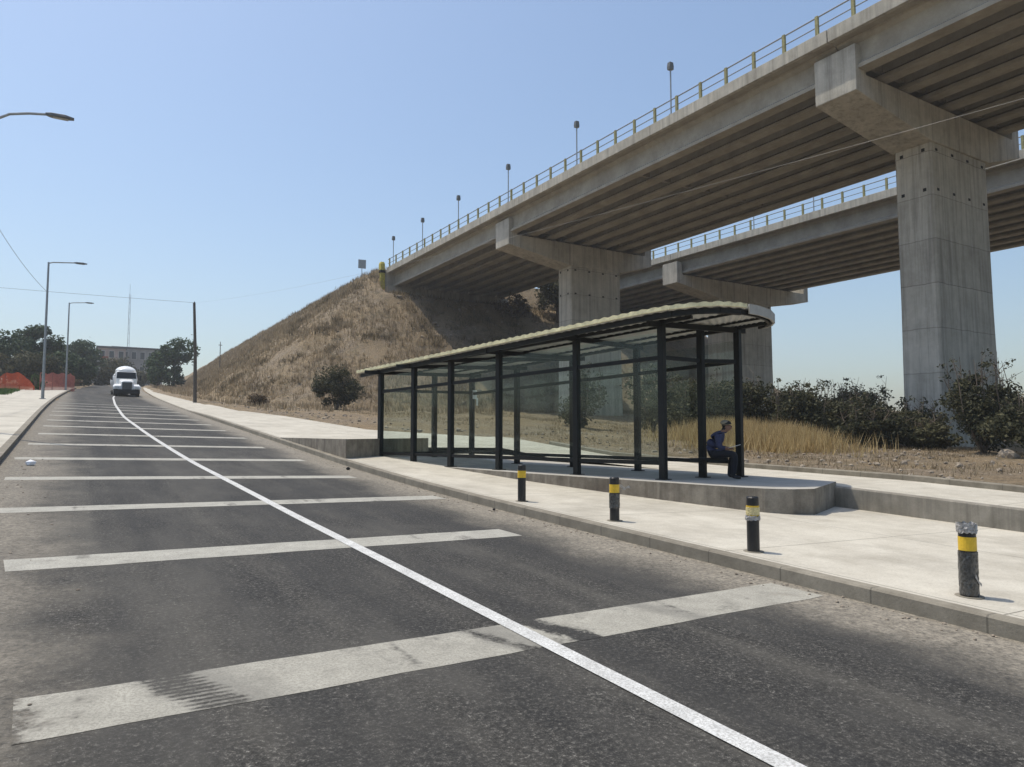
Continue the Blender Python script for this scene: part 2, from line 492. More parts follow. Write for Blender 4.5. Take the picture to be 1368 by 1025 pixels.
def T(x, y, rough=True):
    o = off(y)
    if x < -1.4+o:
        z = zr(-1.4, y)+.06
        if x < -5.2+o: z += .06 + (.12*nz(x, y, .35) if rough else 0) + .02*min(20, max(0, -7-x))
    elif x < 6.75+o: z = zr(x, y)-.12
    elif y < 28.5 and x < 13.75: z = min(zr(x, y)-.1, 1.0)
    elif y < 28.5 and x < 16.75: z = hr(y)-.3
    elif x < pave_edge(y)+(.2 if y > 28.5 else 0): z = g(y)-.04-.16
    else:
        z = hr(y)+.03
        if rough: z += .10*nz(x, y, .5, 3)+.07*nz(x, y, 1.4, 7)+.05*nz(x, y, 3.1, 1)
        z += .5*math.exp(-((x-27.6)/3.2)**2-((y-22.8)/4)**2)
        z += .5*math.exp(-((x-22)/5)**2-((y-38)/8)**2)
    if x > 54 and y < 75: z -= (x-54)*.07
    if x > 200: z = min(z, -4)
    if x > 8 and y > 50:
        dx = max(31.3-x, 0, x-78); dy = max(81.3-y, 0)
        d = math.hypot(dx, dy)
        e = crest(y)-d/1.2
        if rough and 0 < d < 24: e += .42*nz(x, y, .33, 9)+.28*nz(x, y, .9, 4)+.20*nz(x, y, 1.9, 2)
        if x > 30.4 and y < 81.3: e = min(e, 17.7)
        if rough and d == 0 and x < 34: e += .25*nz(x, y, .25, 14)+.15*nz(x, y, .8, 15)
        z = max(z, e)
    return z

def axis(*segs):
    out = []
    for a, b, st in segs: out += list(np.arange(a, b, st))
    return np.array(out)
xs = axis((-420, -60, 40), (-60, -12, 3), (-12, 50, .6), (50, 95, 1.6), (95, 200, 8), (200, 561, 60))
ys = axis((-120, -20, 25), (-20, 0, 1.5), (0, 100, .6), (100, 200, 2.0), (200, 340, 6), (340, 561, 55))
vs = [(x, y, T(x, y)) for y in ys for x in xs]
nx = len(xs)
fs = [(j*nx+i, j*nx+i+1, (j+1)*nx+i+1, (j+1)*nx+i) for j in range(len(ys)-1) for i in range(nx-1)]
me = bpy.data.meshes.new('ground'); me.from_pydata(vs, [], fs); me.materials.append(M['soil'])
me.polygons.foreach_set('use_smooth', [True]*len(fs))
ground = bpy.data.objects.new('ground', me); COL.objects.link(ground)
tag(ground, 'dry brown soil of the roadside and the embankment slope', kind='structure')

def sheet(name, xf, y0, y1, zf, mat, stepx=8, stepy=.5, kind='structure', label=None, thick=0):
    """ruled strip: xf(y)->(xa, xb)"""
    yy = np.arange(y0, y1+1e-6, stepy)
    if yy[-1] < y1-1e-6: yy = np.append(yy, y1)
    mb = MB(); vs = []
    for y in yy:
        a, b = xf(y)
        for i in range(stepx+1):
            x = a+(b-a)*i/stepx
            vs.append((x, y, zf(x, y)))
    w = stepx+1
    mb.add(vs, [(j*w+i, j*w+i+1, (j+1)*w+i+1, (j+1)*w+i) for j in range(len(yy)-1) for i in range(stepx)])
    o = mb.build(name, mat, smooth=True)
    return tag(o, label, kind=kind)

sheet('road', lambda y: (-1.4+off(y), 6.75+off(y)), -25, 260, zr, M['asphalt'], stepy=1, label='grey asphalt road climbing away')
sheet('left_pavement', lambda y: (-5.4+off(y), -1.55+off(y)), -20, 110, lambda x, y: zr(-1.4, y)+.15, M['pave'], stepy=1, label='pale concrete pavement on the left of the road')
def kh(y): return .15 if y < 45 else max(.03, .15-.012*(y-45))
def pz(x, y): return zr(6.9, y)+kh(y)
sheet('pavement', lambda y: (6.9, 13.76), -25, 23.4, lambda x, y: zr(x, y)+.15, M['pave'], label='pale concrete pavement in front of the bus shelter')
sheet('upper_pavement', lambda y: (6.9+off(y), pave_edge(y)+off(y)*.6), 28.4, 150, pz, M['pave'], stepy=1, label='pale concrete pavement climbing beside the embankment')
sheet('walkway', lambda y: (13.75 if y < 23.2 else 10.8, 16.6), -25, 28.4, lambda x, y: hr(y) if y < 27 else hr(27)+(y-27)*.02, M['pave'], label='pale concrete walkway behind the bus shelter')

# kerbs
def kerb_strip(name, xa, xb, y0, y1, z0, z1, mat, label):
    yy = np.arange(y0, y1+.01, 1.0); rings = []
    for y in yy:
        a, b = xa(y), xb(y)
        rings.append([(a, y, z0(a, y)), (b, y, z0(b, y)), (b, y, z1(b, y)), (a+.02, y, z1(a, y)), (a, y, z1(a, y)-.02)])
    o = MB().loft(rings).build(name, mat)
    return tag(o, label, 'kerb', kind='structure')
kerb_strip('kerb', lambda y: 6.75+off(y), lambda y: 6.91+off(y), -25, 28, lambda x, y: zr(x, y)-.2, lambda x, y: zr(x, y)+.156, M['kerb'], 'grey concrete kerb in front of the shelter pavement')
kerb_strip('kerb', lambda y: 6.75+off(y), lambda y: 6.91+off(y), 28, 90, lambda x, y: zr(x, y)-.2, lambda x, y: zr(6.75, y)+kh(y)+.006, M['kerb'], 'grey concrete kerb of the climbing pavement')
kerb_strip('kerb', lambda y: -1.4+off(y), lambda y: -1.56+off(y), -20, 110, lambda x, y: zr(x, y)-.2, lambda x, y: zr(-1.4, y)+.156, M['kerb'], 'grey concrete kerb of the left pavement')
kerb_strip('kerb', lambda y: 16.6, lambda y: 16.8, -25, 24, lambda x, y: hr(y)-.3, lambda x, y: hr(y)+.13, M['kerb'], 'low grey kerb between the rear walkway and the dirt')

# road markings
def stripe_sheet(name, x0, x1, yc0, w, mat, label, wob=.03, skew=0.):
    n = 26; vs = []
    for i in range(n+1):
        x = x0+(x1-x0)*i/n
        yc = yc0+skew*(x-3.0)
        o = off(yc)
        a = .02*nz(x, yc, 1.3, 5)+wob*.5*nz(x, yc, 6, 2); b = .02*nz(x, yc, 1.3, 8)+wob*.5*nz(x, yc, 6, 12)
        ea = .06*rnd.random() if i in (0, n) else 0
        vs += [(x+o+ea, yc-w/2+a, zr(x+o, yc-w/2)+.0025), (x+o, yc+w/2+b, zr(x+o, yc+w/2)+.0025)]
    o = MB().add(vs, [(2*i, 2*i+2, 2*i+3, 2*i+1) for i in range(n)]).build(name, mat)
    return tag(o, label, kind='structure')
ENDS = {0: (-.22, 6.55), 1: (-.55, 5.55), 2: (-.95, 6.45), 3: (-1.1, 6.0), 4: (-1.2, 5.9), 5: (-1.1, 5.7)}
for k in range(14):
    yc = 4.72+4.19*k
    a, b = ENDS.get(k, (-1.0, 5.9))
    wear = k == 0
    stripe_sheet('road_stripe', a, b, yc, .62 if k < 2 else .55, M['stripe_old' if wear else 'stripe'], 'worn white stripe painted across the road', skew=.055 if k < 3 else 0)
CL = [(-25, 3.1), (10, 3.06), (16, 3.0), (22, 2.72), (30, 2.5), (43, 2.32), (60, 2.65), (78, 3.25), (100, 4.6), (165, 8.6)]
def clx(y):
    return (itp(y-2, CL)+itp(y, CL)+itp(y+2, CL))/3
sheet('centre_line', lambda y: (clx(y)-.075, clx(y)+.075), -20, 150, lambda x, y: zr(x, y)+.008, M['line'], stepx=1, label='solid white centre line along the road')

# ------------------------------------------------------------------ walls and platform of the bus stop
def wall_top(y): return hr(y)+.004
yy = np.arange(-25, 9.01, 1.0)
rings = [[(13.60, y, zr(13.6, y)-.3), (13.78, y, zr(13.6, y)-.3), (13.78, y, wall_top(y)), (13.62, y, wall_top(y)), (13.60, y, wall_top(y)-.02)] for y in list(yy)+[9.25]]
tag(MB().loft(rings).build('retaining_wall', M['wall']), 'low grey concrete wall holding the walkway right of the platform', 'wall')
def plat_z(x, y): return .60+.08*max(0, min(1, (y-8.4)/14.))
PL = [(8.47, 22.35), (9.55, 14.9), (10.38, 11.0), (10.8, 9.35), (10.98, 8.85), (11.3, 8.5), (11.75, 8.36), (13.77, 9.27), (13.77, 23.3), (10.86, 23.3)]
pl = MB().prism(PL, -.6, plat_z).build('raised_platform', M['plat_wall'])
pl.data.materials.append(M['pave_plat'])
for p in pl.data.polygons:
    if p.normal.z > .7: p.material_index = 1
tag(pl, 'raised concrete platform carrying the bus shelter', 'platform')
TB = [(6.93, 28.45), (6.93, 20.6), (10.8, 23.15), (10.8, 28.45)]
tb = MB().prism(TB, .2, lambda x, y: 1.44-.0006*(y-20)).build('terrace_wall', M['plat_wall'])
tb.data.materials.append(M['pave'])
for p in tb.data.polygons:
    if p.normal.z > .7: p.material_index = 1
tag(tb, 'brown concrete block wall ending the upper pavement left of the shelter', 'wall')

# ------------------------------------------------------------------ bus shelter
SH = thing('bus_shelter', 'long black steel bus shelter with glass panels and pale corrugated roof', 'bus shelter', (10.9, 15, .64))
FP = [(8.40, 21.6), (8.80, 19.9), (9.24, 18.3), (9.72, 16.4), (10.36, 13.8), (10.97, 11.5)]
RP = [(11.55, 21.3), (11.92, 19.0), (12.32, 16.6), (12.70, 14.26), (13.18, 11.3)]
EP = [(10.22, 21.45), (12.26, 11.58)]
def roof_z(y): return 3.60+(22.7-y)/12.2*.56
ang = math.atan2(FP[5][0]-FP[0][0], FP[0][1]-FP[5][1])
for x, y in FP+RP+EP:
    z0 = plat_z(x, y)-.05
    mb = MB().box((x, y, (z0+roof_z(y)-.10)/2), (.145, .145, roof_z(y)-.10-z0), ang)
    post = mb.build('post', M['black'], SH, bev=.012)
    MB().box((x, y, plat_z(x, y)+.008), (.26, .26, .016), ang).build('base_plate', M['black'], post)
def frac_z(x, y, f): 
    a = plat_z(x, y); return a+(roof_z(y)-.1-a)*f
def rails(pts, fr, w=.07, h=.09):
    for (a, b) in zip(pts, pts[1:]):
        for f in fr:
            MB().beam((*a, frac_z(*a, f)), (*b, frac_z(*b, f)), w, h).build('rail', M['black'], SH)
rails(FP, (.785, .105)); rails(RP, (.785, .10)); rails([FP[0], EP[0], RP[0]], (.80, .10)); rails([FP[5], EP[1], RP[4]], (.785,))
def glaze(pts, f0, f1):
    for a, b in zip(pts, pts[1:]):
        d = (Vector((*b, 0))-Vector((*a, 0))).normalized(); nrm = Vector((d.y, -d.x, 0))*.005
        A = Vector((*a, 0))+d*.08; B = Vector((*b, 0))-d*.08
        q = [(A.x, A.y, frac_z(*a, f0)), (B.x, B.y, frac_z(*b, f0)), (B.x, B.y, frac_z(*b, f1)), (A.x, A.y, frac_z(*a, f1))]
        vs = [Vector(v)+nrm for v in q]+[Vector(v)-nrm for v in q]
        MB().add(vs, [(0, 1, 2, 3), (7, 6, 5, 4), (0, 4, 5, 1), (1, 5, 6, 2), (2, 6, 7, 3), (3, 7, 4, 0)]).build('glass_panel', M['glass'], SH)
glaze(FP, .12, .772); glaze(RP, .12, .772); glaze(RP, .80, .93); glaze(FP, .80, .95)
glaze([FP[0], EP[0], RP[0]], .115, .79)
# roof outline
FE = [(8.02, 22.75), (10.02, 11.9)]
curve = [(10.02, 11.9), (10.16, 11.2), (10.36, 10.6), (10.66, 10.15), (11.06, 9.87), (11.56, 9.78), (12.15, 9.85), (12.7, 10.02), (13.15, 10.28), (13.4, 10.55), (13.5, 10.85)]
front = [(8.02+(10.02-8.02)*i/180, 22.75+(11.9-22.75)*i/180) for i in range(181)]
fine = []
for (a, b) in zip(curve, curve[1:]):
    for k in range(1, 9): fine.append((a[0]+(b[0]-a[0])*k/8, a[1]+(b[1]-a[1])*k/8))
F = front+fine
RB0, RB1 = (11.85, 22.45), (13.5, 10.9)
nF = len(F)
lens = [0]
for a, b in zip(F, F[1:]): lens.append(lens[-1]+math.dist(a, b))
rows = []
for i, (x, y) in enumerate(F):
    t = min(1, max(0, (22.75-y)/12.2)); t = max(t, 1-(1-i/(nF-1))*.9) if i > 200 else t
    t = min(1, lens[i]/lens[181]*.86) if i <= 181 else .86+.14*(lens[i]-lens[181])/(lens[-1]-lens[181])
    bx, by = RB0[0]+(RB1[0]-RB0[0])*t, RB0[1]+(RB1[1]-RB0[1])*t
    w = .013*math.sin(2*math.pi*lens[i]/.26)
    row = []
    for j in range(5):
        q = j/4; X, Y = x+(bx-x)*q, y+(by-y)*q
        row.append((X, Y, roof_z(Y)+.03+w))
    rows.append(row)
mb = MB()
vs = [v for r in rows for v in r]; K = len(vs)
vs += [(x, y, z-.035) for x, y, z in vs]
fs = []
for i in range(nF-1):
    for j in range(4):
        a = i*5+j
        fs.append((a, a+1, a+6, a+5)); fs.append((K+a, K+a+5, K+a+6, K+a+1))
    fs.append((i*5, (i+1)*5, K+(i+1)*5, K+i*5)); fs.append((i*5+4, K+i*5+4, K+(i+1)*5+4, (i+1)*5+4))
mb.add(vs, fs)
roof = mb.build('roof', M['roof_white'], SH)
# front edge strip (cream) and curved end fascia (pale grey)
def band(i0, i1, zt, zb, out, mat, name, wav=True):
    mb = MB(); rg = []
    for i in range(i0, i1+1):
        x, y = F[i]
        a = Vector((*F[max(0, i-1)], 0)); b = Vector((*F[min(nF-1, i+1)], 0)); d = (b-a).normalized(); nr = Vector((d.y, -d.x, 0))
        if nr.x > 0 and i < 185: nr = -nr
        if i >= 185:
            c = Vector((12.2, 11.5, 0)); nr = (Vector((x, y, 0))-c).normalized()
        w = .014*math.sin(2*math.pi*lens[i]/.26) if wav else 0
        z = roof_z(y)
        p = Vector((x, y, 0))
        o = p+nr*out; n2 = p+nr*.004
        rg.append([(n2.x, n2.y, z+zb), (o.x, o.y, z+zb), (o.x, o.y, z+zt+w), (n2.x, n2.y, z+zt+w)])
    return mb.loft(rg).build(name, mat, roof)
band(0, 222, .085, .0, .05, M['cream'], 'edge_strip')
band(223, nF-1, .09, -.11, .05, M['fascia_grey'], 'end_fascia', False)
# roof frame
for i, (x, y) in enumerate(FP):
    k = min(i, 4) if i < 5 else 4
    rx, ry = RP[min(4, max(0, round(i*4/5)))]
    if i == 5: rx, ry = RP[4]
    if i == 0: rx, ry = RP[0]
    dx, dy = (x-rx)*.17, (y-ry)*.17
    MB().beam((x+dx, y+dy, roof_z(y)-.10), (rx-dx*.6, ry-dy*.6, roof_z(ry)-.10), .08, .12).build('rafter', M['black'], SH)
for pts in (FP, RP):
    a, b = pts[0], pts[-1]
    d = (Vector((*b, 0))-Vector((*a, 0))).normalized()*.75
    MB().beam((a[0]-d.x, a[1]-d.y, roof_z(a[1]-d.y)-.045), (b[0]+d.x, b[1]+d.y, roof_z(b[1]+d.y)-.045), .09, .085).build('roof_beam', M['black'], SH)
for q in (.36, .70):
    a = Vector((8.3+3.3*q, 22.4-.25*q, 0)); b = Vector((10.75+2.9*q, 10.1+.1*q, 0))
    MB().beam((a.x, a.y, roof_z(a.y)-.03), (b.x, b.y, roof_z(b.y)-.03), .05, .05).build('purlin', M['black'], SH)
mb = MB()
for (a, b) in zip(curve[1:], curve[2:]):
    ca = Vector((12.2, 11.5, 0))
    A = Vector((*a, 0))*.95+ca*.05; B = Vector((*b, 0))*.95+ca*.05
    mb.beam((A.x, A.y, roof_z(A.y)-.07), (B.x, B.y, roof_z(B.y)-.07), .06, .1)
mb.build('end_beam', M['black'], SH)
mb = MB(); rg = []
for i in list(range(0, 222, 6))+[222]:
    x, y = F[i]; b = Vector((*F[i+1], 0)); d = (b-Vector((x, y, 0))).normalized(); nr = Vector((-d.y, d.x, 0))
    p = Vector((x, y, 0))+nr*.10; q = Vector((x, y, 0))+nr*.17; z = roof_z(y)
    rg.append([(p.x, p.y, z-.13), (q.x, q.y, z-.13), (q.x, q.y, z-.012), (p.x, p.y, z-.012)])
mb.loft(rg).build('edge_beam', M['black'], SH)
# bench inside the end bay
bench = MB().box((11.98, 11.28, plat_z(12, 11)+.43), (1.15, .34, .05), -.06)
bench = bench.build('bench_seat', M['black'], SH, bev=.01)
# paper stuck to a rear post
pp = MB().box((11.62, 21.22, 2.92), (.20, .012, .30), .3).box((11.70, 21.20, 2.68), (.08, .012, .26), .3).box((11.53, 21.24, 2.74), (.07, .012, .2), .3)
tag(pp.build('paper_notice', M['paper'], origin=(11.62, 21.22, 2.8)), 'torn white paper stuck to a rear post of the bus shelter', 'paper notice')

# ------------------------------------------------------------------ overpasses
def overpass(name, label, x0, x1, ngird, piers, yend, ystart, col_c, col_w, cap_x, posts_y, gw=.78):
    root = thing(name, label, 'overpass', (x0, piers[0], 0))
    zg = ZG; zt = zg+1.72; zs = zt+.22
    cuts = [ystart]+piers+[yend]
    spans = [(a+(.03 if a in piers else 0), b-(.03 if b in piers else 0)) for a, b in zip(cuts, cuts[1:])]
    half = gw/2
    prof = [(-half, 0), (half, 0), (half, .2), (.11, .42), (.11, 1.42), (.36, 1.58), (.36, 1.72), (-.36, 1.72), (-.36, 1.58), (-.11, 1.42), (-.11, .42), (-half, .2)]
    for i in range(ngird):
        x = x0+.31+(x1-x0-.62)*i/(ngird-1)
        for a, b in spans:
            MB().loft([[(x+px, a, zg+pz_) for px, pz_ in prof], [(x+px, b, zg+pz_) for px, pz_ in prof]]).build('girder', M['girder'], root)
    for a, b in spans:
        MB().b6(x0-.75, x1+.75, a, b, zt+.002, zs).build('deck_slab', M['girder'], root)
        for xa in (x0-.80, x1+.55):
            MB().b6(xa, xa+.25, a, b, zt-.06, zs+.42).build('kerb_beam', M['bridge'], root, bev=.02)
        m = (a+b)/2
        for yq in (a+.9, m, b-.9):
            mb = MB()
            for i in range(ngird-1):
                xa = x0+.31+(x1-x0-.62)*i/(ngird-1); xb = x0+.31+(x1-x0-.62)*(i+1)/(ngird-1)
                mb.b6(xa+.115, xb-.115, yq-.12, yq+.12, zg+.45, zt-.02)
            mb.build('diaphragm', M['girder'], root)
    for xa in (x0-.675, x1+.675):
        r = MB()
        for z in (zs+.88, zs+1.40):
            r.tube([(xa, ystart+.1, z), (xa, yend-.1, z)], .03 if z < zs+1.4 else .04, 6)
        rail = r.build('railing', M['railgrey'], root)
        if xa > x1 and name == 'overpass_bridge.x': continue
        for yp in posts_y:
            MB().box((xa, yp, zs+.42+.52), (.13, .17, 1.06)).build('railing_post', M['railyellow'], rail)
    for yp in piers:
        cw = 1.15
        # cap: level top, tapered underside, raised ends that hide the girder ends
        L0, R0 = cap_x; cl, cr = col_c-col_w/2, col_c+col_w/2
        top = zg-.16; eb = zg-1.15; cb = zg-2.25
        poly = [(L0, eb), (cl-.1, cb), (cr+.1, cb), (R0, eb), (R0, zg+1.15), (R0-.72, zg+1.15), (R0-.9, top), (L0+.9, top), (L0+.72, zg+1.25), (L0, zg+1.25)]
        capr = [[(x, yp-cw, z) for x, z in poly], [(x, yp+cw, z) for x, z in poly]]
        gz = T(col_c, yp, False)-1.2
        pier = MB()
        c = .12; w2 = 1.02
        ring = lambda z, s: [(cl-s+c, yp-w2-s, z), (cr+s-c, yp-w2-s, z), (cr+s, yp-w2-s+c, z), (cr+s, yp+w2+s-c, z), (cr+s-c, yp+w2+s, z), (cl-s+c, yp+w2+s, z), (cl-s, yp+w2+s-c, z), (cl-s, yp-w2-s+c, z)]
        pier.loft([ring(gz, .10), ring((gz+cb)/2, .02), ring(cb-.002, 0)])
        for z in (cb-.35, cb-2.6):
            for xq in np.linspace(cl+.55, cr-.55, 4):
                pier.box((xq, yp-w2-.006, z), (.22, .03, .14), mi=1)
            for yq in (-.6, .6):
                pier.box((cl-.006, yp+yq, z), (.03, .18, .18), mi=1)
        po = pier.build('pier', [M['pier'], M['dark_hole']], root)
        cap = MB().loft(capr).build('pier_cap', M['bridge'], po, bev=.04)
        b = MB()
        for i in range(ngird):
            x = x0+.31+(x1-x0-.62)*i/(ngird-1)
            for s_ in (-.55, .55):
                b.b6(x-.25, x+.25, yp+s_-.22, yp+s_+.22, top-.01, zg+.004)
        b.build('bearing_pads', M['dark_hole'], po)
    # abutment
    ab = MB()
    ab.b6(x0-1.0, x1+1.0, yend-.85, yend+.9, 15.4, zg-.02)
    ab.b6(x0-.98, x1+.98, yend+.12, yend+.9, zg-.018, zs+.0)
    ab.b6(x0-1.0, x0-.6, yend+.92, yend+3.8, 17.2, zs+.30)
    ab.b6(x1+.6, x1+1.0, yend+.92, yend+3.8, 17.2, zs+.30)
    ab.build('abutment', M['pier'], root)
    return root, zs

BR1, ZS = overpass('overpass_bridge', 'near concrete overpass with yellowish railing crossing above the shelter', 32.9, 48.0, 8, [21.2, 54.4], 81.0, -12.0, 42.6, 6.1, (32.62, 49.7), list(np.arange(-10.5, 80.5, 2.02)))
BR2, _ = overpass('overpass_bridge', 'farther concrete overpass seen below the near one at right', 58.3, 77.6, 9, [20.6, 58.6], 84.0, 4.0, 68.9, 9.2, (57.3, 80.6), list(np.arange(5, 83.5, 2.02)))

# the near deck falls very slightly away from the camera
TILT = R(.42)
BR1.rotation_euler.x = -TILT; BR1.location.z = .22
def deck_dz(y): return .22-(y-21.2)*math.sin(TILT)
# little lamps along the decks
def deck_lamp_proto():
    t = thing('deck_lamp', '', 'lamp')
    MB().tube([(0, 0, 0), (0, 0, 3.0)], .05, 8).build('pole', M['steel'], t)
    MB().box((0, 0, .03), (.2, .2, .06)).build('base_plate', M['steel'], t)
    h = MB().loft([[(-.16, -.13, 3.0), (.16, -.13, 3.0), (.16, .13, 3.0), (-.16, .13, 3.0)], [(-.17, -.14, 3.2), (.17, -.14, 3.2), (.17, .14, 3.2), (-.17, .14, 3.2)], [(-.14, -.12, 3.48), (.14, -.12, 3.48), (.14, .12, 3.48), (-.14, .12, 3.48)]]).build('lamp_head', M['lampgrey'], t)
    return t
dl = deck_lamp_proto()
ordn = ['first', 'second', 'third', 'fourth', 'fifth', 'sixth']
for i, y in enumerate([79.4, 71.0, 62.4, 52.8, 42.7, 32.6]):
    o = dl if i == 0 else copy_tree(dl)
    o.location = (32.22, y, ZS+.42+deck_dz(y))
    tag(o, f'slim grey lamp on the near overpass edge, {ordn[i]} counted from the embankment', 'lamp', 'lamps along the near overpass edge')
for i, (y, s) in enumerate([(64.5, 1), (47.0, 1), (40.2, 1)]):
    o = copy_tree(dl); o.location = (57.62, y, ZS+.42)
    tag(o, ['slim lamp on the farther overpass, leftmost, beside the near pier cap', 'dark slim lamp in the middle of the farther overpass railing', 'slim lamp on the farther overpass railing closest to the big right pier'][i], 'lamp', 'lamps along the farther overpass edge')

# yellow marker block at the end of the near railing
mk = thing('end_marker', 'mossy yellow marker block at the embankment end of the near overpass', 'marker', (31.55, 81.4, 19.0))
MB().loft([[(31.25, 81.0, 19.0), (31.86, 81.0, 19.0), (31.86, 81.8, 19.0), (31.25, 81.8, 19.0)], [(31.28, 81.03, 22.15), (31.83, 81.03, 22.15), (31.83, 81.77, 22.15), (31.28, 81.77, 22.15)], [(31.36, 81.15, 22.4), (31.75, 81.15, 22.4), (31.75, 81.65, 22.4), (31.36, 81.65, 22.4)]]).build('block', M['yellow_green'], mk, bev=.05)
MB().b6(31.23, 31.88, 80.98, 81.82, 21.0, 21.35).build('dark_band', M['black'], mk)

def ground_z(x, y): return T(x, y)
sx, sy = 31.2, 87.5; sz = ground_z(sx, sy)
sg = thing('road_sign', 'grey back of a square road sign on top of the embankment', 'sign', (sx, sy, sz))
MB().tube([(sx, sy, sz-.4), (sx, sy, sz+2.1)], .05, 8).build('post', M['steel'], sg)
MB().box((sx, sy-.07, sz+1.75), (1.0, .03, 1.15), -.15).build('sign_panel', M['sign_back'], sg, bev=.01)

# ------------------------------------------------------------------ street lamps on the left
def street_lamp(x, y, hgt, arm, label, curved=False):
    z = zr(-1.4, y)+.15
    t = thing('street_lamp', label, 'street lamp', (x, y, z), 'street lamps along the left pavement')
    MB().tube([(x, y, z-.1), (x, y, z+1.2), (x, y, z+hgt)], [.11, .10, .065], 10).build('pole', M['steel'], t, smooth=False)
    MB().box((x, y, z+.02), (.38, .38, .04)).build('base_plate', M['steel'], t)
    if curved: pts = [(x, y, z+hgt-.2), (x+.35, y, z+hgt+.05), (x+arm*.45, y, z+hgt+.20), (x+arm*.75, y, z+hgt+.30)]
    else: pts = [(x, y, z+hgt-.08), (x+.3, y, z+hgt+.02), (x+arm*.75, y, z+hgt+.16)]
    MB().tube(pts, [.045]*len(pts), 8).build('arm', M['steel'], t)
    e = Vector(pts[-1])
    def ring(dx, w, h, dz): return [(e.x+dx, y-w, e.z+dz-h), (e.x+dx, y+w, e.z+dz-h), (e.x+dx, y+w*.7, e.z+dz+h), (e.x+dx, y-w*.7, e.z+dz+h)]
    hd = MB().loft([ring(-.12, .05, .04, 0), ring(.05, .12, .06, 0), ring(.45, .15, .055, .01), ring(.72, .08, .03, .0)]).build('lamp_head', M['lampgrey'], t, bev=.01)
    MB().b6(e.x+.1, e.x+.55, y-.09, y+.09, e.z-.075, e.z-.052).build('lens', M['lamplens'], hd)
    return t
street_lamp(-2.5, 28.5, 10.55, 1.95, 'street lamp whose grey arm reaches in at the left edge, nearest the camera', True)
street_lamp(-1.90, 62.0, 10.1, 2.3, 'tall grey street lamp on the left pavement before the orange net')
street_lamp(-.75, 93.0, 9.8, 2.2, 'farthest grey street lamp, at the right end of the orange net')

# ------------------------------------------------------------------ bollards
BS = [(7.40, 3.61), (7.28, 6.06), (7.29, 8.74), (7.20, 11.31)]
BL = ['black bollard with yellow band and crumpled plastic on top, nearest the camera',
      'black bollard with pale tape round its yellow band, in front of the platform corner',
      'bollard with loose plastic tail at its yellow band and grey wrapped middle',
      'clean black bollard with yellow band, farthest from the camera']
def bollard(i, x, y):
    z = zr(x, y)+.15; t = thing('bollard', BL[i], 'bollard', (x, y, z), 'black and yellow bollards on the kerb')
    r = .076; h = .68
    MB().tube([(x, y, z-.02), (x, y, z+h-.015), (x, y, z+h)], [r, r, r-.012], 20).build('tube', M['bollard'], t)
    MB().tube([(x, y, z), (x, y, z+.008)], .125, 20).build('base_plate', M['kerb'], t)
    b0 = (h-.24, h-.11)
    MB().tube([(x, y, z+b0[0]), (x, y, z+b0[1])], r+.003, 20).build('yellow_band', M['yellow'], t)
    def wrap(z0, z1, mat, amp=.006, n=28, rows=9, name='plastic_wrap'):
        mb = MB(); rg = []
        for j in range(rows):
            q = j/(rows-1); zz = z0+(z1-z0)*q
            rg.append([(x+math.cos(a)*(r+.005+amp*rnd.random()), y+math.sin(a)*(r+.005+amp*rnd.random()), zz+amp*.8*rnd.uniform(-1, 1)) for a in np.linspace(0, 2*math.pi, n, endpoint=False)])
        return mb.loft(rg, cap=False).build(name, mat, t)
    if i == 0:
        wrap(z+h-.07, z+h+.02, M['film'], .014); wrap(z+.02, z+h-.25, M['film_grey'], .006, rows=14)
        MB().add([(x-.06, y-.09, z+.20), (x-.01, y-.092, z+.14), (x+.05, y-.09, z+.10), (x+.05, y-.092, z+.13), (x-.02, y-.095, z+.17), (x-.05, y-.09, z+.23)], [(0, 1, 2, 3, 4, 5)]).build('torn_film', M['film'], t)
    if i == 1:
        wrap(z+h-.29, z+h-.235, M['film'], .016); wrap(z+h-.225, z+h-.13, simpl_cream, .005)
    if i == 2:
        wrap(z+.20, z+h-.25, M['film_grey'], .006)
        mb = MB(); pts = [(x+.07, y-.02, z+h-.16)]
        for k in range(1, 8): pts.append((x+.07+.028*k, y-.02-.008*k, z+h-.16+.02*math.sin(k*1.3)-.002*k))
        vs = []
        for k, p in enumerate(pts): vs += [(p[0], p[1], p[2]+.032-.002*k), (p[0], p[1]+.01, p[2]-.022+.004*(k % 3))]
        mb.add(vs, [(2*k, 2*k+2, 2*k+3, 2*k+1) for k in range(len(pts)-1)])
        mb.build('plastic_tail', M['film'], t)
simpl_cream = simple('cream_tape', (.62, .52, .26), .5, var=.3, scale=30)
for i, (x, y) in enumerate(BS): bollard(i, x, y)

# ------------------------------------------------------------------ plants
def leaf_cloud(clumps, size, seed, squash=.6, origin=(0, 0, 0)):
    rs = np.random.RandomState(seed); out = []
    for (cx, cy, cz, rx, ry, rz, n) in clumps:
        d = rs.normal(size=(n, 3)); d /= np.linalg.norm(d, axis=1)[:, None]
        rad = rs.uniform(.25, 1.0, n)**.45
        rad *= 1+.22*rs.normal(size=n)*(rs.rand(n) < .3)
        p = d*rad[:, None]*np.array([rx, ry, rz])+np.array([cx, cy, cz])
        nrm = d*.6+rs.normal(size=(n, 3))*.7+np.array([0, 0, .35]); nrm /= np.linalg.norm(nrm, axis=1)[:, None]
        t = np.cross(nrm, rs.normal(size=(n, 3))); t /= np.linalg.norm(t, axis=1)[:, None]
        b = np.cross(nrm, t)
        s = size*rs.uniform(.55, 1.35, n)[:, None]
        quad = np.stack([p-t*s, p-b*s*squash*.8+t*s*.1, p+t*s, p+b*s*squash+t*s*.1], 1)
        out.append(quad.reshape(-1, 3))
    return np.concatenate(out)

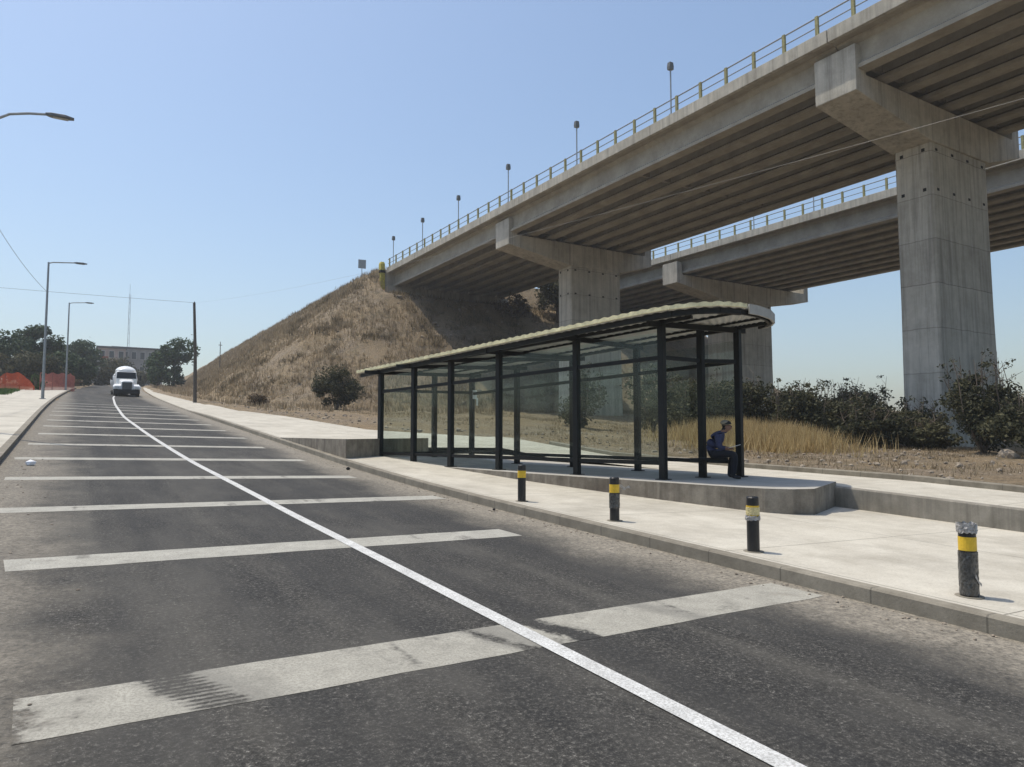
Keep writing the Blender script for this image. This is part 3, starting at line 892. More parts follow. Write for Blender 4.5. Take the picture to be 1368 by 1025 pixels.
def clumps_in(c, rx, ry, rz, k, sub, n, seed, flat=.0):
    rs = random.Random(seed); out = []
    while len(out) < k:
        a = [rs.uniform(-1, 1) for _ in range(3)]
        if a[0]**2+a[1]**2+a[2]**2 > 1 or a[2] < -1+flat: continue
        q = sub*rs.choice((.45, .6, .8, 1.0, 1.25, 1.5))*rs.uniform(.85, 1.15)
        out.append((c[0]+a[0]*rx*.82, c[1]+a[1]*ry*.82, c[2]+a[2]*rz*.82, q*rx, q*ry, q*rz*rs.uniform(.6, .95), max(20, int(n/k*q/sub*rs.uniform(.7, 1.3)))))
    return out

def tree(name, label, x, y, h, rad, mat, n=5000, leaf=.22, crown_low=.28, seed=1, group=None, k=22, sub=.38, lean=0):
    z = ground_z(x, y)-.1
    t = thing(name, label, 'tree', (x, y, z), group)
    rs = random.Random(seed)
    tr = MB()
    hh = h*.62
    tr.tube([(x, y, z-.2), (x+.1*lean, y, z+hh*.4), (x+.35*lean, y+.1, z+hh)], [h*.028+.05, h*.022+.03, h*.010+.02], 8)
    for i in range(7):
        a = rs.uniform(0, 6.28); zz = z+h*rs.uniform(.25, .55); q = rad*rs.uniform(.5, .85)
        tr.tube([(x, y, zz), (x+math.cos(a)*q*.5, y+math.sin(a)*q*.5, zz+h*.12), (x+math.cos(a)*q, y+math.sin(a)*q, zz+h*rs.uniform(.18, .32))], [h*.011+.02, h*.007+.015, .015], 6)
    tr.build('trunk', M['bark'], t)
    lo = z+h*crown_low; cz = (lo+z+h)/2; rz = (z+h-lo)/2
    cl = clumps_in((x, y, cz), rad, rad, rz, k, sub, n, seed)
    np_mesh('crown', leaf_cloud(cl, leaf, seed), 4, mat, t, (x, y, z))
    return t

def shrub(label, x, y, w, d, h, mat, n=2600, leaf=.11, seed=1, stems=9, group=None, low=.0, twigs=0, name='shrub', k=16, sub=.42):
    z = ground_z(x, y)-.08
    t = thing(name, label, 'shrub', (x, y, z), group)
    rs = random.Random(seed); st = MB()
    for i in range(stems):
        a = rs.uniform(0, 6.28); q = rs.uniform(.3, .95)
        st.tube([(x, y, z-.1), (x+math.cos(a)*q*w*.25, y+math.sin(a)*q*d*.25, z+h*.4), (x+math.cos(a)*q*w*.45, y+math.sin(a)*q*d*.45, z+h*rs.uniform(.7, .98))], [.05, .03, .01], 5)
    tips = []
    for i in range(twigs):
        a = rs.uniform(0, 6.28); q = rs.uniform(.1, .9); hh = h*rs.uniform(.95, 1.22)
        px_, py_ = x+math.cos(a)*q*w*.5, y+math.sin(a)*q*d*.5
        top = (px_+rs.uniform(-.5, .5), py_+rs.uniform(-.5, .5), z+hh)
        st.tube([(px_, py_, z+h*.45), ((px_+top[0])/2+rs.uniform(-.2, .2), (py_+top[1])/2, z+(h*.45+hh)/2), top], [.03, .02, .008], 4)
        for kk in range(3):
            m = .5+.14*kk
            bx = (px_+(top[0]-px_)*m, py_+(top[1]-py_)*m, z+h*.45+(hh-h*.45)*m)
            e = (bx[0]+rs.uniform(-.5, .5), bx[1]+rs.uniform(-.5, .5), bx[2]+rs.uniform(.2, .5))
            st.tube([bx, e], [.012, .006], 4)
            if rs.random() < .55: tips.append((*e, .22, .22, .18, rs.randint(6, 18)))
    st.build('stems', M['twig'], t)
    cl = clumps_in((x, y, z+h*(.5+low/2)), w/2, d/2, h*(.5-low/2), k, sub, n, seed)+tips
    np_mesh('foliage', leaf_cloud(cl, leaf, seed), 4, mat, t, (x, y, z))
    return t

# trees at the far end of the road
tree('tree', 'tall dark tree behind the middle street lamp on the left', -4.6, 130, 9.6, 3.6, M['leaf_dark'], 6500, .26, .18, 3)
tree('tree', 'olive bushy tree at the left edge above the orange net', -9.5, 110, 5.4, 3.4, M['leaf_olive'], 5000, .22, .02, 4)
tree('tree', 'olive tree just left of the tall dark tree', -6.0, 116, 4.9, 2.8, M['leaf_olive'], 4600, .2, .02, 5)
tree('tree', 'dark low tree between the two left street lamps', -2.3, 124, 5.7, 2.6, M['leaf_dark'], 4600, .22, .03, 6)
tree('tree', 'broad flat-topped dark tree right of the farthest street lamp', 1.4, 160, 9.2, 4.6, M['leaf_dark'], 6000, .3, .30, 7)
tree('tree', 'mid green tree behind the orange net, below the tall dark tree', -4.6, 112, 4.6, 3.2, M['leaf_shrub'], 5200, .2, .0, 60)
tree('tree', 'dark tree filling the gap left of the farthest street lamp', .2, 132, 5.2, 3.0, M['leaf_dark'], 5200, .22, .0, 61)
tree('tree', 'dark tree behind the olive trees at the left edge', -8.6, 126, 7.6, 3.8, M['leaf_dark'], 5200, .24, .02, 62)
tree('tree', 'dark tree at the far left edge behind the olive bushes', -13, 128, 7.4, 4.2, M['leaf_dark'], 5000, .26, .05, 8)
tree('tree', 'big dark green tree right of the truck beside the utility pole', 16.3, 150, 9.9, 4.1, M['leaf_green'], 8500, .28, .0, 9)
tree('tree', 'smaller green tree between the truck and the big right tree', 13.2, 146, 6.0, 2.6, M['leaf_green'], 4200, .24, .03, 10)
shrub('dark bush left of the road end in front of the grey building', 4.6, 158, 4.5, 4, 4.2, M['leaf_shrub'], 2600, .22, 12)
shrub('olive bush at the left kerb below the pinkish house', 1.5, 140, 3.6, 3.2, 2.9, M['leaf_olive'], 2000, .2, 13)
shrub('dry brown bush beside the far end of the orange net', -1.0, 118, 3.4, 3, 2.3, M['leaf_brown'], 1800, .18, 14)
shrub('olive bush in front of the grey building, left of the truck', 6.2, 182, 6.5, 4, 6.8, M['leaf_olive'], 3000, .26, 70)
shrub('green bush in front of the grey building above the truck roof', 10.2, 200, 7.5, 4, 7.6, M['leaf_shrub'], 3000, .28, 71)
shrub('green bush directly behind the white truck', 7.6, 178, 6, 4, 5.2, M['leaf_shrub'], 2600, .26, 15)
shrub('green bush behind the truck on its right side', 12.6, 178, 5, 4, 4.6, M['leaf_olive'], 2400, .26, 16)
shrub('fresh green shrub poking through the gap in the orange net', -3.3, 91, 1.3, 1.1, 2.0, M['leaf_fresh'], 900, .12, 17)

# round bush at the foot of the embankment and others
shrub('round dark green bush at the foot of the embankment', 18.3, 57, 4.0, 3.4, 3.7, M['leaf_shrub'], 7000, .10, 20, k=40, sub=.33)
shrub('small dry bush low on the embankment near the pole', 13.3, 62, 1.8, 1.5, 1.0, M['leaf_brown'], 1200, .09, 21)
# between the overpasses, on the front slope
tree('tree', 'grey green tree between the overpasses left of the middle pier', 52.6, 74, 7.4, 3.4, M['leaf_olive'], 5200, .22, .05, 22)
shrub('dry brown shrub on the shaded slope under the overpasses', 46.5, 74, 4.5, 3, 3.4, M['leaf_brown'], 2600, .15, 23)
tree('tree', 'grey green tree standing behind the middle pier', 57.0, 78, 6.6, 3.2, M['leaf_grey'], 4200, .22, .05, 24)
# hedge behind, right side
HB = [(27.6, 27.5, 4.4, 3.4, 2.6, 'leaf_shrub', 'dark shrub behind the shelter end, left end of the hedge'),
      (31.0, 27.0, 5, 4, 3.2, 'leaf_shrub', 'dark shrub right of the shelter, tallest of the hedge'),
      (33.8, 25.2, 4.6, 3.6, 2.9, 'leaf_olive', 'olive topped shrub in the hedge right of the tallest one'),
      (34.9, 22.6, 4.2, 3.4, 2.5, 'leaf_shrub', 'dark shrub below the bare twigs in the hedge'),
      (36.4, 20.3, 4.0, 3.2, 2.2, 'leaf_shrub', 'low dark shrub of the hedge just left of the big pier'),
      (42.5, 27.0, 6, 4, 3.2, 'leaf_grey', 'twiggy grey shrub behind the hedge beside the big pier')]
HB += [(29.2, 28.6, 4.6, 3.4, 2.9, 'leaf_olive', 'olive shrub squeezed between the left end and the tallest shrub of the hedge'),
       (33.2, 20.4, 3.6, 2.6, 1.8, 'leaf_shrub', 'low dark shrub at the right end of the golden grass'),
       (35.0, 18.6, 3.0, 2.2, 1.5, 'leaf_olive', 'low olive shrub touching the left face of the big pier'),
       (31.6, 23.4, 3.6, 2.8, 2.6, 'leaf_shrub', 'dark shrub directly behind the golden grass'),
       (38.5, 25.0, 5.0, 3.4, 2.8, 'leaf_olive', 'olive shrub in the second row of the hedge left of the pier')]
for i, (x, y, w, d, h, m, lb) in enumerate(HB):
    shrub(lb, x, y, w, d, h, M[m], 11500, .085, 30+i, stems=12, group='hedge right of the shelter', twigs=12 if i >= 2 else 4, k=46, sub=.34)
shrub('spreading dark shrub covering the foot of the big right pier', 34.4, 15.9, 5.0, 3.4, 3.9, M['leaf_shrub'], 14500, .075, 40, stems=16, twigs=16, k=50, sub=.30)
shrub('dark shrub at the right edge beside the big pier', 35.6, 12.0, 5.6, 3.6, 5.1, M['leaf_shrub'], 16500, .075, 41, stems=16, twigs=18, k=52, sub=.29)
shrub('low dark shrub in front of the pier foot at the right edge', 32.4, 13.2, 5.2, 2.4, 2.3, M['leaf_shrub'], 7500, .085, 42, stems=10, twigs=5, k=30, sub=.36)
shrub('tall thin green shrub seen through the shelter glass', 24.0, 31.5, 2.4, 2, 3.2, M['leaf_grey'], 2600, .10, 43, twigs=8)
shrub('leafy shrub seen through the glass beside the shelter end', 27.0, 29.0, 3.2, 2.6, 3.3, M['leaf_shrub'], 3200, .11, 44, twigs=6)

# grass as uncountable stuff
def grass(name, label, area, n, h0, h1, mat, seed, w=.03, blades=5, mask=None, lean=.35, spread=.12):
    rs = np.random.RandomState(seed); P = []
    tries = 0
    while len(P) < n and tries < n*12:
        tries += 1
        x = rs.uniform(area[0], area[1]); y = rs.uniform(area[2], area[3])
        if mask and not mask(x, y, rs.rand()): continue
        P.append((x, y, T(x, y)))
    P = np.array(P); P = np.repeat(P, blades, 0); k = len(P)
    P[:, :2] += rs.normal(size=(k, 2))*spread
    hh = rs.uniform(h0, h1, k)
    a = rs.uniform(0, 6.28, k); ln = rs.uniform(0, lean, k)*hh
    tip = P+np.stack([np.cos(a)*ln, np.sin(a)*ln, hh], 1)
    b = rs.uniform(0, 6.28, k); ww = w*rs.uniform(.6, 1.4, k)
    sd = np.stack([np.cos(b)*ww, np.sin(b)*ww, np.zeros(k)-.0], 1)
    base = P.copy(); base[:, 2] -= .08
    V = np.stack([base-sd, base+sd, tip], 1).reshape(-1, 3)
    o = np_mesh(name, V, 3, mat)
    return tag(o, label, kind='stuff')
grass('golden_grass', 'tall golden dry grass right of the shelter', (19, 33, 15.5, 28), 2200, .2, .95, M['gold'], 1, .02, 11,
      lambda x, y, r: r < math.exp(-((x-25.8)/1.9)**2-((y-21.4)/2.2)**2)*1.2*(.7+1.2*nz(x, y, .8, 8)), lean=.7, spread=.2)
grass('dry_grass', 'short straw coloured grass on the embankment slope', (9.5, 33, 52, 190), 24000, .18, .62, M['straw'], 2, .035, 4,
      lambda x, y, r: x > pave_edge(y)+1.0+1.5*r and (T(x, y, False)-hr(y) > .3 or r < .12) and r < (.55+.9*nz(x, y, .25, 3)) and (y < 110 or r < .7))
grass('dry_grass', 'darker weeds in clumps on the embankment slope', (12, 33, 54, 120), 1500, .2, .6, M['straw_dark'], 12, .03, 9,
      lambda x, y, r: x > pave_edge(y)+2 and T(x, y, False)-hr(y) > .6 and nz(x, y, .42, 31) > .22+.3*r, lean=.8, spread=.25)
grass('dry_grass', 'dry weeds on the shaded slope under the overpasses', (31, 57, 58, 80.5), 3200, .15, .6, M['straw_dark'], 13, .035, 7,
      lambda x, y, r: nz(x, y, .5, 17) > -.1+.4*r, lean=.9, spread=.3)
grass('dry_grass', 'sparse straw coloured grass on the dirt behind the walkway', (17.2, 46, 6, 52), 4200, .04, .20, M['straw'], 3, .02, 7,
      lambda x, y, r: r < .28+.8*nz(x, y, .3, 6), lean=1.2, spread=.2)
grass('green_grass', 'patch of green grass beside the left pavement', (-9, -4.6, 70, 86), 1200, .15, .4, M['leaf_fresh'], 4, .03, 5)

# rubble and rocks
def rock_mesh(mb, c, r, rs):
    bm = bmesh.new(); bmesh.ops.create_icosphere(bm, subdivisions=2 if r > .15 else 1, radius=1)
    sc = (rs.uniform(.8, 1.4), rs.uniform(.7, 1.2), rs.uniform(.5, .85)); sd = rs.uniform(0, 50)
    vs = []
    for v in bm.verts:
        k = 1+.38*noise.noise(v.co*1.3+Vector((sd, 0, 0)))
        vs.append((c[0]+v.co.x*k*r*sc[0], c[1]+v.co.y*k*r*sc[1], c[2]+v.co.z*k*r*sc[2]))
    mb.add(vs, [tuple(v.index for v in f.verts) for f in bm.faces]); bm.free()
rs = random.Random(4); mb = MB()
for i in range(1000):
    q = rs.random()
    if q < .5: x, y = rs.uniform(17, 32), rs.uniform(5, 30)
    elif q < .8: y = rs.uniform(30, 85); x = pave_edge(y)+rs.uniform(.3, 5)
    else: x, y = rs.uniform(16, 31), rs.uniform(55, 92)
    rock_mesh(mb, (x, y, T(x, y)+.02), rs.uniform(.02, .085)*(1.9 if rs.random() < .10 else 1), rs)
for i in range(420):
    x, y = rs.uniform(31, 57), rs.uniform(60, 80)
    rock_mesh(mb, (x, y, T(x, y)+.02), rs.uniform(.06, .2)*(1.7 if rs.random() < .1 else 1), rs)
tag(mb.build('rubble', M['rock']), 'scattered stones and rubble on the dry dirt', kind='stuff')
mb = MB()
for i in range(260):
    y = rs.uniform(2, 34)*rs.uniform(.4, 1); x = 6.72-abs(rs.gauss(0, .28)) if rs.random() < .75 else -1.0+abs(rs.gauss(0, .5))
    rock_mesh(mb, (x, y, zr(x, y)+.005), rs.uniform(.006, .022), rs)
tag(mb.build('gravel', M['rock']), 'loose gravel and grit along the road edges', kind='stuff')
for (x, y, r, lb) in [(30.3, 13.2, .33, 'pale boulder at the foot of the pier shrubs'), (28.5, 8.6, .36, 'pale boulder near the right edge behind the rear walkway'), (27.3, 10.4, .26, 'brown stone between the two pale boulders')]:
    m2 = MB(); rock_mesh(m2, (x, y, T(x, y)+r*.3), r, rs)
    tag(m2.build('boulder', M['rock'], origin=(x, y, T(x, y))), lb, 'boulder')
m2 = MB(); rock_mesh(m2, (-.79, 19.86, zr(-.79, 19.86)+.05), .1, rs)
tag(m2.build('stone', M['paper'], origin=(-.79, 19.86, zr(-.79, 19.86))), 'white lump lying on the road near the left kerb', 'stone')
m2 = MB(); rock_mesh(m2, (6.60, 11.31, zr(6.6, 11.31)+.02), .035, rs)
tag(m2.build('stone', M['tyre'], origin=(6.6, 11.31, zr(6.6, 11.31))), 'small black stone on the road by the farthest bollard', 'stone')
m2 = MB(); rock_mesh(m2, (6.45, 18.95, zr(6.45, 18.95)+.04), .07, rs)
tag(m2.build('stone', M['tyre'], origin=(6.45, 18.95, zr(6.45, 18.95))), 'black lump on the road edge below the terrace wall', 'stone')

# ------------------------------------------------------------------ orange safety net
def net(x0, y0, x1, y1, h, mat, label, arch=0):
    n = 30; vs = []
    z0 = T((x0+x1)/2, (y0+y1)/2)
    t = thing('safety_net', label, 'safety net', (x0, y0, z0), 'orange nets on the left')
    mb = MB()
    for i in range(n+1):
        q = i/n; x = x0+(x1-x0)*q; y = y0+(y1-y0)*q+.12*math.sin(q*19)
        top = h*(1-arch*abs(2*q-1)**2.2)*(1+.05*math.sin(q*23))
        zz = T(x, y)
        for j in range(5):
            vs.append((x, y+.05*math.sin(j*1.7+i*.8), zz+.02+top*j/4))
    w = 5
    fs = [(i*w+j, (i+1)*w+j, (i+1)*w+j+1, i*w+j+1) for i in range(n) for j in range(4)]
    b = len(vs); vs2 = [(x, y+.012, z) for x, y, z in vs]
    fs2 = [tuple(reversed([k+b for k in f])) for f in fs]
    mb.add(vs+vs2, fs+fs2)
    mb.build('net', mat, t)
    for q in np.linspace(.02, .98, 4):
        x = x0+(x1-x0)*q; y = y0+(y1-y0)*q+.06; z = T(x, y)
        hh = h*(1-arch*abs(2*q-1)**2.2)+.08
        MB().tube([(x, y, z-.1), (x, y, z+hh)], .03, 6).build('stake', M['wood'], t)
net(-7.2, 87.5, -3.5, 89.8, 1.75, M['net'], 'bright orange sagging net with arched top at the left edge', .75)
net(-3.1, 90.5, .1, 97.0, 1.9, M['net_faded'], 'faded orange net between the two street lamps')
net(-13, 84, -7.0, 88, 1.5, M['net'], 'orange net running off the left edge', .1)

# ------------------------------------------------------------------ poles, mast, buildings
px_, py_ = 9.55, 71.0; pz_ = T(px_, py_)
up = thing('utility_pole', 'dark wooden utility pole at the foot of the embankment', 'utility pole', (px_, py_, pz_))
MB().tube([(px_, py_, pz_-.3), (px_-.10, py_, pz_+4.5), (px_-.32, py_, pz_+9.3)], [.17, .145, .11], 10).build('pole', M['wood'], up)
MB().box((px_-.30, py_, pz_+9.0), (.16, .16, .3)).box((px_-.30, py_, pz_+9.34), (.08, .08, .1)).build('insulator', M['lampgrey'], up)
z = T(13.1, 235)
ms = thing('radio_mast', 'thin radio mast far behind the grey building', 'mast', (13.1, 235, z))
m = MB()
for k in range(3):
    a = k*2.094; m.tube([(13.1+.35*math.cos(a), 235+.35*math.sin(a), z), (13.1+.22*math.cos(a), 235+.22*math.sin(a), z+29)], .05, 5)
for k in range(28):
    a = (k % 3)*2.094; b = ((k+1) % 3)*2.094
    m.beam((13.1+.3*math.cos(a), 235+.3*math.sin(a), z+k), (13.1+.3*math.cos(b), 235+.3*math.sin(b), z+k+1), .05, .05)
m.build('lattice', M['steel'], ms)
MB().tube([(13.1, 235, z+29), (13.1, 235, z+32)], .04, 6).build('antenna', M['steel'], ms)
x_, y_ = 18.3, 112; z = T(x_, y_)
tp = thing('thin_pole', 'thin pole standing on the embankment skyline', 'pole', (x_, y_, z))
MB().tube([(x_, y_, z-.3), (x_, y_, z+4.4)], [.07, .05], 8).build('pole', M['wood'], tp)
MB().box((x_, y_, z+3.9), (.5, .08, .08)).build('crossarm', M['wood'], tp)

def building(label, x0, x1, y0, y1, h, mat, storeys, bays, name='building', roofm=None, z=None):
    z = T((x0+x1)/2, y0) if z is None else z
    t = thing(name, label, 'building', ((x0+x1)/2, y0, z))
    wl = MB().b6(x0, x1, y0, y1, z-2, z+h).build('wall', mat, t)
    MB().b6(x0-.3, x1+.3, y0-.3, y1+.3, z+h+.003, z+h+.5).build('roof', roofm or M['roofdark'], t)
    for s in range(storeys):
        for b in range(bays):
            cx_ = x0+(x1-x0)*(b+.5)/bays; zz = z+h*(s+.55)/storeys
            f = MB(); w = (x1-x0)/bays*.26; hh = h/storeys*.24
            f.b6(cx_-w-.1, cx_+w+.1, y0-.06, y0-.003, zz-hh-.1, zz-hh).b6(cx_-w-.1, cx_+w+.1, y0-.06, y0-.003, zz+hh, zz+hh+.1).b6(cx_-w-.1, cx_-w, y0-.06, y0-.003, zz-hh, zz+hh).b6(cx_+w, cx_+w+.1, y0-.06, y0-.003, zz-hh, zz+hh)
            wf = f.build('window', M['bldwhite'], t)
            MB().b6(cx_-w, cx_+w, y0-.03, y0-.004, zz-hh, zz+hh).build('pane', M['window'], wf)
    return t
building('wide grey flat-roofed building behind the truck', 9.0, 22.0, 230, 242, 12.6, M['bld'], 3, 6)
building('pinkish block adjoining the grey building on its left', 5.2, 12.0, 224, 229, 11.4, M['bldpink'], 3, 3)
building('small pale house with red roof left of the truck', 1.5, 6.2, 186, 192, 6.2, M['bldwhite'], 2, 3, 'house', simple('red_roof', (.30, .09, .06), .8))

def cable(name, label, pts, r, mat, sag=0, n=40):
    P = []
    for i in range(n+1):
        q = i/n; a = Vector(pts[0]).lerp(Vector(pts[1]), q); a.z -= sag*4*q*(1-q); P.append(a)
    o = MB().tube(P, r, 5).build(name, mat, origin=pts[0])
    return tag(o, label, 'cable')
top = (px_-.30, py_, pz_+9.3)
cable('overhead_cable', 'cable from the utility pole over the shelter to the upper right', [top, (16.8, -.5, 8.1)], .0038, M['cable_pale'], .8)
cable('overhead_cable', 'cable from the utility pole to the left edge', [top, (-30, 78, pz_+10.4)], .012, M['cable'], .15)
cable('overhead_cable', 'curved cable hanging in the sky above the middle street lamp', [(-6.2, 40, 17.2), (-1.9, 61.8, 11.9)], .013, M['cable'], 1.0)

# ------------------------------------------------------------------ white tanker truck
def truck(x, y):
    z = zr(x, y); t = thing('tanker_truck', 'white bonneted tanker truck coming down the road', 'truck', (x, y, z))
    def P(a, b, c): return (x+a, y+b, z+c)
    def ring(yb, w0, w1, z0, z1, ch=.08):
        return [P(-w0, yb, z0), P(w0, yb, z0), P(w1, yb, z1-ch), P(w1-ch*1.5, yb, z1), P(-w1+ch*1.5, yb, z1), P(-w1, yb, z1-ch)]
    MB().loft([ring(0, .55, .52, .62, 1.62, .12), ring(.4, .58, .58, .62, 1.74, .12), ring(1.55, .72, .70, .62, 1.95, .12)]).build('hood', M['white'], t, bev=.03)
    gr = MB().b6(x-.45, x+.45, y-.05, y-.004, z+.66, z+1.50)
    gr = gr.build('grille', M['chrome'], t)
    sl = MB()
    for k in range(7): sl.b6(x-.43, x+.43, y-.068, y-.052, z+.72+k*.115, z+.735+k*.115)
    sl.build('grille_bars', M['steel'], gr)
    cab = MB().loft([ring(1.5, 1.02, .98, .62, 1.98), ring(1.75, 1.08, .94, .62, 2.72), ring(1.95, 1.1, .94, .62, 2.82), ring(3.4, 1.12, 1.0, .62, 2.9)]).build('cab', M['white'], t, bev=.04)
    MB().add([P(-.93, 1.47, 2.0), P(.93, 1.47, 2.0), P(.87, 1.715, 2.70), P(-.87, 1.715, 2.70), P(-.93, 1.56, 2.0), P(.93, 1.56, 2.0), P(.87, 1.79, 2.70), P(-.87, 1.79, 2.70)], [(0, 1, 2, 3), (7, 6, 5, 4), (0, 4, 5, 1), (2, 6, 7, 3), (0, 3, 7, 4), (1, 5, 6, 2)]).build('windscreen', M['windglass'], t)
    # rounded fairing on the cab roof
    rg = []
    for yb, w, hh in ((1.85, .72, .12), (2.2, .88, .42), (2.8, .98, .60), (3.4, 1.02, .66)):
        rg.append([P(w*math.cos(a), yb, 2.82+hh*math.sin(a)) for a in np.linspace(0, math.pi, 12)])
    MB().loft(rg).build('roof_fairing', M['white'], t, smooth=True)
    for s in (-1, 1):
        f = MB(); rg = []
        for yb, zz, hh in ((-.02, 1.0, .22), (.25, 1.12, .26), (.75, 1.2, .26), (1.2, 1.12, .24), (1.5, .95, .2)):
            xi, xo = .56, 1.27
            rg.append([P(s*xi, yb, zz-hh), P(s*xo, yb, zz-hh), P(s*xo, yb, zz), P(s*(xo-.15), yb, zz+hh*.55), P(s*xi, yb, zz+hh*.6)])
        fo = f.loft(rg).build('fender', M['white'], t, bev=.03)
        MB().b6(min(x+s*.72, x+s*1.12), max(x+s*.72, x+s*1.12), y-.07, y-.025, z+.86, z+1.04).build('headlight', M['lens'], fo, bev=.01)
        mm = MB().box(P(s*1.34, 1.85, 2.1), (.16, .1, .55)).tube([P(s*1.0, 1.9, 2.3), P(s*1.34, 1.87, 2.3)], .02, 6)
        mm.build('mirror', M['chrome'], t)
    MB().b6(x-1.2, x+1.2, y-.16, y+.1, z+.30, z+.74).build('bumper', M['tyre'], t, bev=.03)
    MB().b6(x-.45, x+.45, y+.1, y+9.5, z+.55, z+.80).build('chassis', M['tyre'], t)
    rg = []
    for yb, s in ((3.6, .80), (3.75, .96), (4.0, 1.0), (9.2, 1.0), (9.45, .96), (9.6, .8)):
        rg.append([P(1.22*s*math.cos(a), yb, 2.05+1.12*s*math.sin(a)) for a in np.linspace(0, 2*math.pi, 24, endpoint=False)])
    MB().loft(rg).build('tank', M['white'], t, smooth=True)
    for yb in (.75, 6.9, 8.2):
        for s in (-1, 1):
            w = MB(); xa, xb = x+s*.82, x+s*1.2
            w.tube([(xa, y+yb, z+.5), (x+s*.86, y+yb, z+.5), (x+s*1.16, y+yb, z+.5), (xb, y+yb, z+.5)], [.44, .5, .5, .44], 20)
            wo = w.build('wheel', M['tyre'], t)
            MB().tube([(xb, y+yb, z+.5), (xb+s*.015, y+yb, z+.5)], .26, 16).build('rim', M['steel'], wo)
truck(4.75, 84.3)

# ------------------------------------------------------------------ seated person
def person():
    base = Vector((12.16, 11.25, plat_z(12.2, 11.0)))
    fw = Vector((.64, -.77, 0)).normalized(); lf = Vector((-fw.y, fw.x, 0))
    t = thing('person', 'person in blue shirt sitting at the shelter end bent over a white paper', 'person', tuple(base))
    def W(f, l, u): return base+fw*f+lf*l+Vector((0, 0, u))
    V = []; Rr = []; E = []
    def add(p, r, par=None):
        V.append(W(*p)-base); Rr.append(r)
        if par is not None: E.append((par, len(V)-1))
        return len(V)-1
    pel = add((-.02, 0, .57), (.19, .165))
    s1 = add((.02, 0, .70), (.185, .165), pel)
    s2 = add((.11, 0, .84), (.20, .165), s1)
    s3 = add((.20, 0, .95), (.16, .125), s2)
    nk = add((.275, 0, 1.03), (.066, .066), s3)
    h1 = add((.325, 0, 1.085), (.075, .08), nk)
    h2 = add((.375, 0, 1.15), (.092, .102), h1)
    h3 = add((.385, 0, 1.215), (.075, .085), h2)
    nose = add((.475, 0, 1.125), (.014, .014), h2)
    for s in (-1, 1):
        sh = add((.185, s*.225, .925), (.078, .078), s3)
        el = add((.20, s*.30, .69), (.060, .060), sh)
        wr = add((.36, s*.15, .675), (.036, .034), el)
        ha = add((.43, s*.10, .66), (.040, .022), wr)
        for q, (df, dl, du) in enumerate([(.085, -.030, .000), (.092, -.008, .004), (.086, .014, .004), (.070, .034, .0)]):
            m = add((.43+df*.55, s*(.10-dl), .663+du), (.0095, .0095), ha)
            add((.43+df, s*(.10-dl)-s*.006, .652+du), (.008, .008), m)
        th = add((.45, s*.055, .68), (.011, .011), wr)
        add((.49, s*.045, .685), (.009, .009), th)
        hip = add((.06, s*.12, .555), (.125, .115), pel)
        dd = 0 if s > 0 else .06
        kn = add((.47+dd, s*.20, .555), (.082, .086), hip)
        an = add((.40+dd*1.5, s*.21, .115), (.056, .058), kn)
        hl = add((.385+dd*1.5, s*.21, .06), (.046, .046), an)
        add((.56+dd*1.5, s*.235, .045), (.042, .034), hl)
    me = bpy.data.meshes.new('person_body'); me.from_pydata([tuple(v) for v in V], E, [])
    ob = bpy.data.objects.new('person_body', me); COL.objects.link(ob)
    md = ob.modifiers.new('skin', 'SKIN'); md.use_smooth_shade = True
    for i, v in enumerate(me.skin_vertices[0].data):
        v.radius = Rr[i]; v.use_root = (i == 0)
    ss = ob.modifiers.new('sub', 'SUBSURF'); ss.levels = 2; ss.render_levels = 2
    dg = bpy.context.evaluated_depsgraph_get(); dg.update()
    m2 = bpy.data.meshes.new_from_object(ob.evaluated_get(dg))
    bpy.data.objects.remove(ob)
    m2.materials.clear()
    for k in ('skin', 'shirt', 'trousers', 'shoe', 'hair'): m2.materials.append(M[k])
    for p in m2.polygons:
        c = p.center; f = c.x*fw.x+c.y*fw.y; l = c.x*lf.x+c.y*lf.y; u = c.z
        if u < .10: k = 3
        elif u < .64 and not (abs(l) > .17 and u > .63): k = 2
        elif u > 1.035 and f > .24: k = 4 if (u > 1.21 or (f < .33 and u > 1.09)) else 0
        elif f > .33 and u < .72: k = 0
        else: k = 1
        p.material_index = k; p.use_smooth = True
    b = bpy.data.objects.new('body', m2); COL.objects.link(b); b.parent = t
    # hair shell and cap brim, ears, eyes
    hr_ = MB()
    c = W(.362, 0, 1.19)
    hr_.sphere(c, .112, 14, 9, (1.0, .92, .92))
    vs2 = []
    hair = hr_.build('hair', M['hair'], t, smooth=True)
    bm = bmesh.new(); bm.from_mesh(hair.data)
    dl = [v for v in bm.verts if (v.co.z < 1.175 and (v.co.x*fw.x+v.co.y*fw.y) > .33) or v.co.z < 1.10]
    bmesh.ops.delete(bm, geom=dl, context='VERTS'); bm.to_mesh(hair.data); bm.free()
    cp = MB().sphere(W(.325, 0, 1.24), .105, 14, 8, (1, .95, .62)).build('cap', M['cap'], t, smooth=True)
    for s in (-1, 1):
        MB().sphere(W(.362, s*.098, 1.14), .028, 8, 6, (.8, .4, 1.1)).build('ear', M['skin'], t, smooth=True)
        MB().sphere(W(.460, s*.034, 1.155), .012, 8, 6).build('eye', M['shoe'], t, smooth=True)
    MB().box(W(.462, 0, 1.075), (.02, .05, .012), math.atan2(fw.y, fw.x)).build('mouth', M['bldpink'], t)
    # sheet of paper held over the knees
    a = math.atan2(fw.y, fw.x)
    rot = Euler((0, -.28, a))
    pc = W(.50, .01, .715)
    tag(MB().box(pc, (.30, .36, .004), rot=rot).build('paper_sheet', M['paper'], origin=pc), 'white sheet of paper held on the knees of the seated person', 'paper')
person()

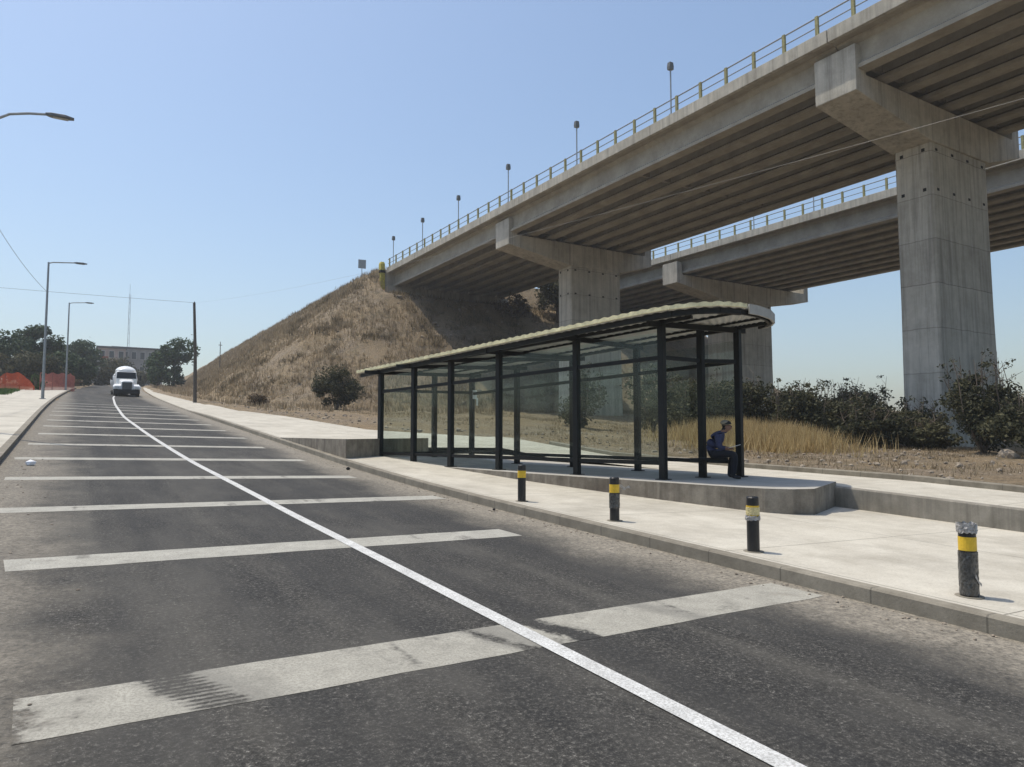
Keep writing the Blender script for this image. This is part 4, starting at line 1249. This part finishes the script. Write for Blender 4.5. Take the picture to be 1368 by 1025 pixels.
# ------------------------------------------------------------------ thin summer haze
hz = MB().b6(-425, 562, -125, 562, -60, 80)
hm = bpy.data.materials.new('haze'); hm.use_nodes = True
hn = hm.node_tree; hn.nodes.remove(hn.nodes['Principled BSDF'])
pv = hn.nodes.new('ShaderNodeVolumePrincipled'); pv.inputs['Color'].default_value = (.94, .97, 1, 1)
pv.inputs['Density'].default_value = .0006; pv.inputs['Anisotropy'].default_value = .2
hn.links.new(pv.outputs[0], hn.nodes['Material Output'].inputs['Volume'])
tag(hz.build('haze', hm), 'thin pale haze in the air', kind='stuff')

# ------------------------------------------------------------------ camera
cam = bpy.data.cameras.new('camera'); co = bpy.data.objects.new('camera', cam); COL.objects.link(co)
co.location = (0, 0, 1.65)
co.rotation_euler = (R(90+3.9), 0, R(-31.7))
cam.sensor_width = 36; cam.lens = 36*950/1368
cam.clip_start = .05; cam.clip_end = 6000
scene.camera = co

# ------------------------------------------------------------------ light
SUN_EL, SUN_DIR = 69.0, Vector((-.60, .80, 0)).normalized()
sv = SUN_DIR*math.cos(R(SUN_EL))+Vector((0, 0, math.sin(R(SUN_EL))))
sl = bpy.data.lights.new('sun', 'SUN'); sl.energy = 3.15; sl.angle = R(.53); sl.color = (1.0, .925, .79)
so = bpy.data.objects.new('sun', sl); COL.objects.link(so)
so.rotation_euler = sv.to_track_quat('Z', 'Y').to_euler()
w = bpy.data.worlds.new('World'); scene.world = w; w.use_nodes = True
nt = w.node_tree; bg = nt.nodes['Background']
sky = nt.nodes.new('ShaderNodeTexSky'); sky.sky_type = 'NISHITA'; sky.sun_disc = False
sky.sun_elevation = R(SUN_EL); sky.sun_rotation = math.atan2(SUN_DIR.x, SUN_DIR.y)
sky.air_density = 1.2; sky.dust_density = 2.0; sky.ozone_density = 4.5; sky.altitude = 0
tint = nt.nodes.new('ShaderNodeMix'); tint.data_type = 'RGBA'; tint.blend_type = 'MULTIPLY'; tint.inputs[0].default_value = 1
tint.inputs[7].default_value = (1.02, .995, .945, 1)
nt.links.new(sky.outputs[0], tint.inputs[6]); nt.links.new(tint.outputs[2], bg.inputs['Color']); bg.inputs['Strength'].default_value = .15
vs_ = scene.view_settings
scene.display_settings.display_device = 'sRGB'
vs_.view_transform = 'Standard'; vs_.look = 'None'; vs_.exposure = .2; vs_.gamma = 1; vs_.use_curve_mapping = False
scene.cycles.max_bounces = 6; scene.cycles.transparent_max_bounces = 24
scene.cycles.use_denoising = True
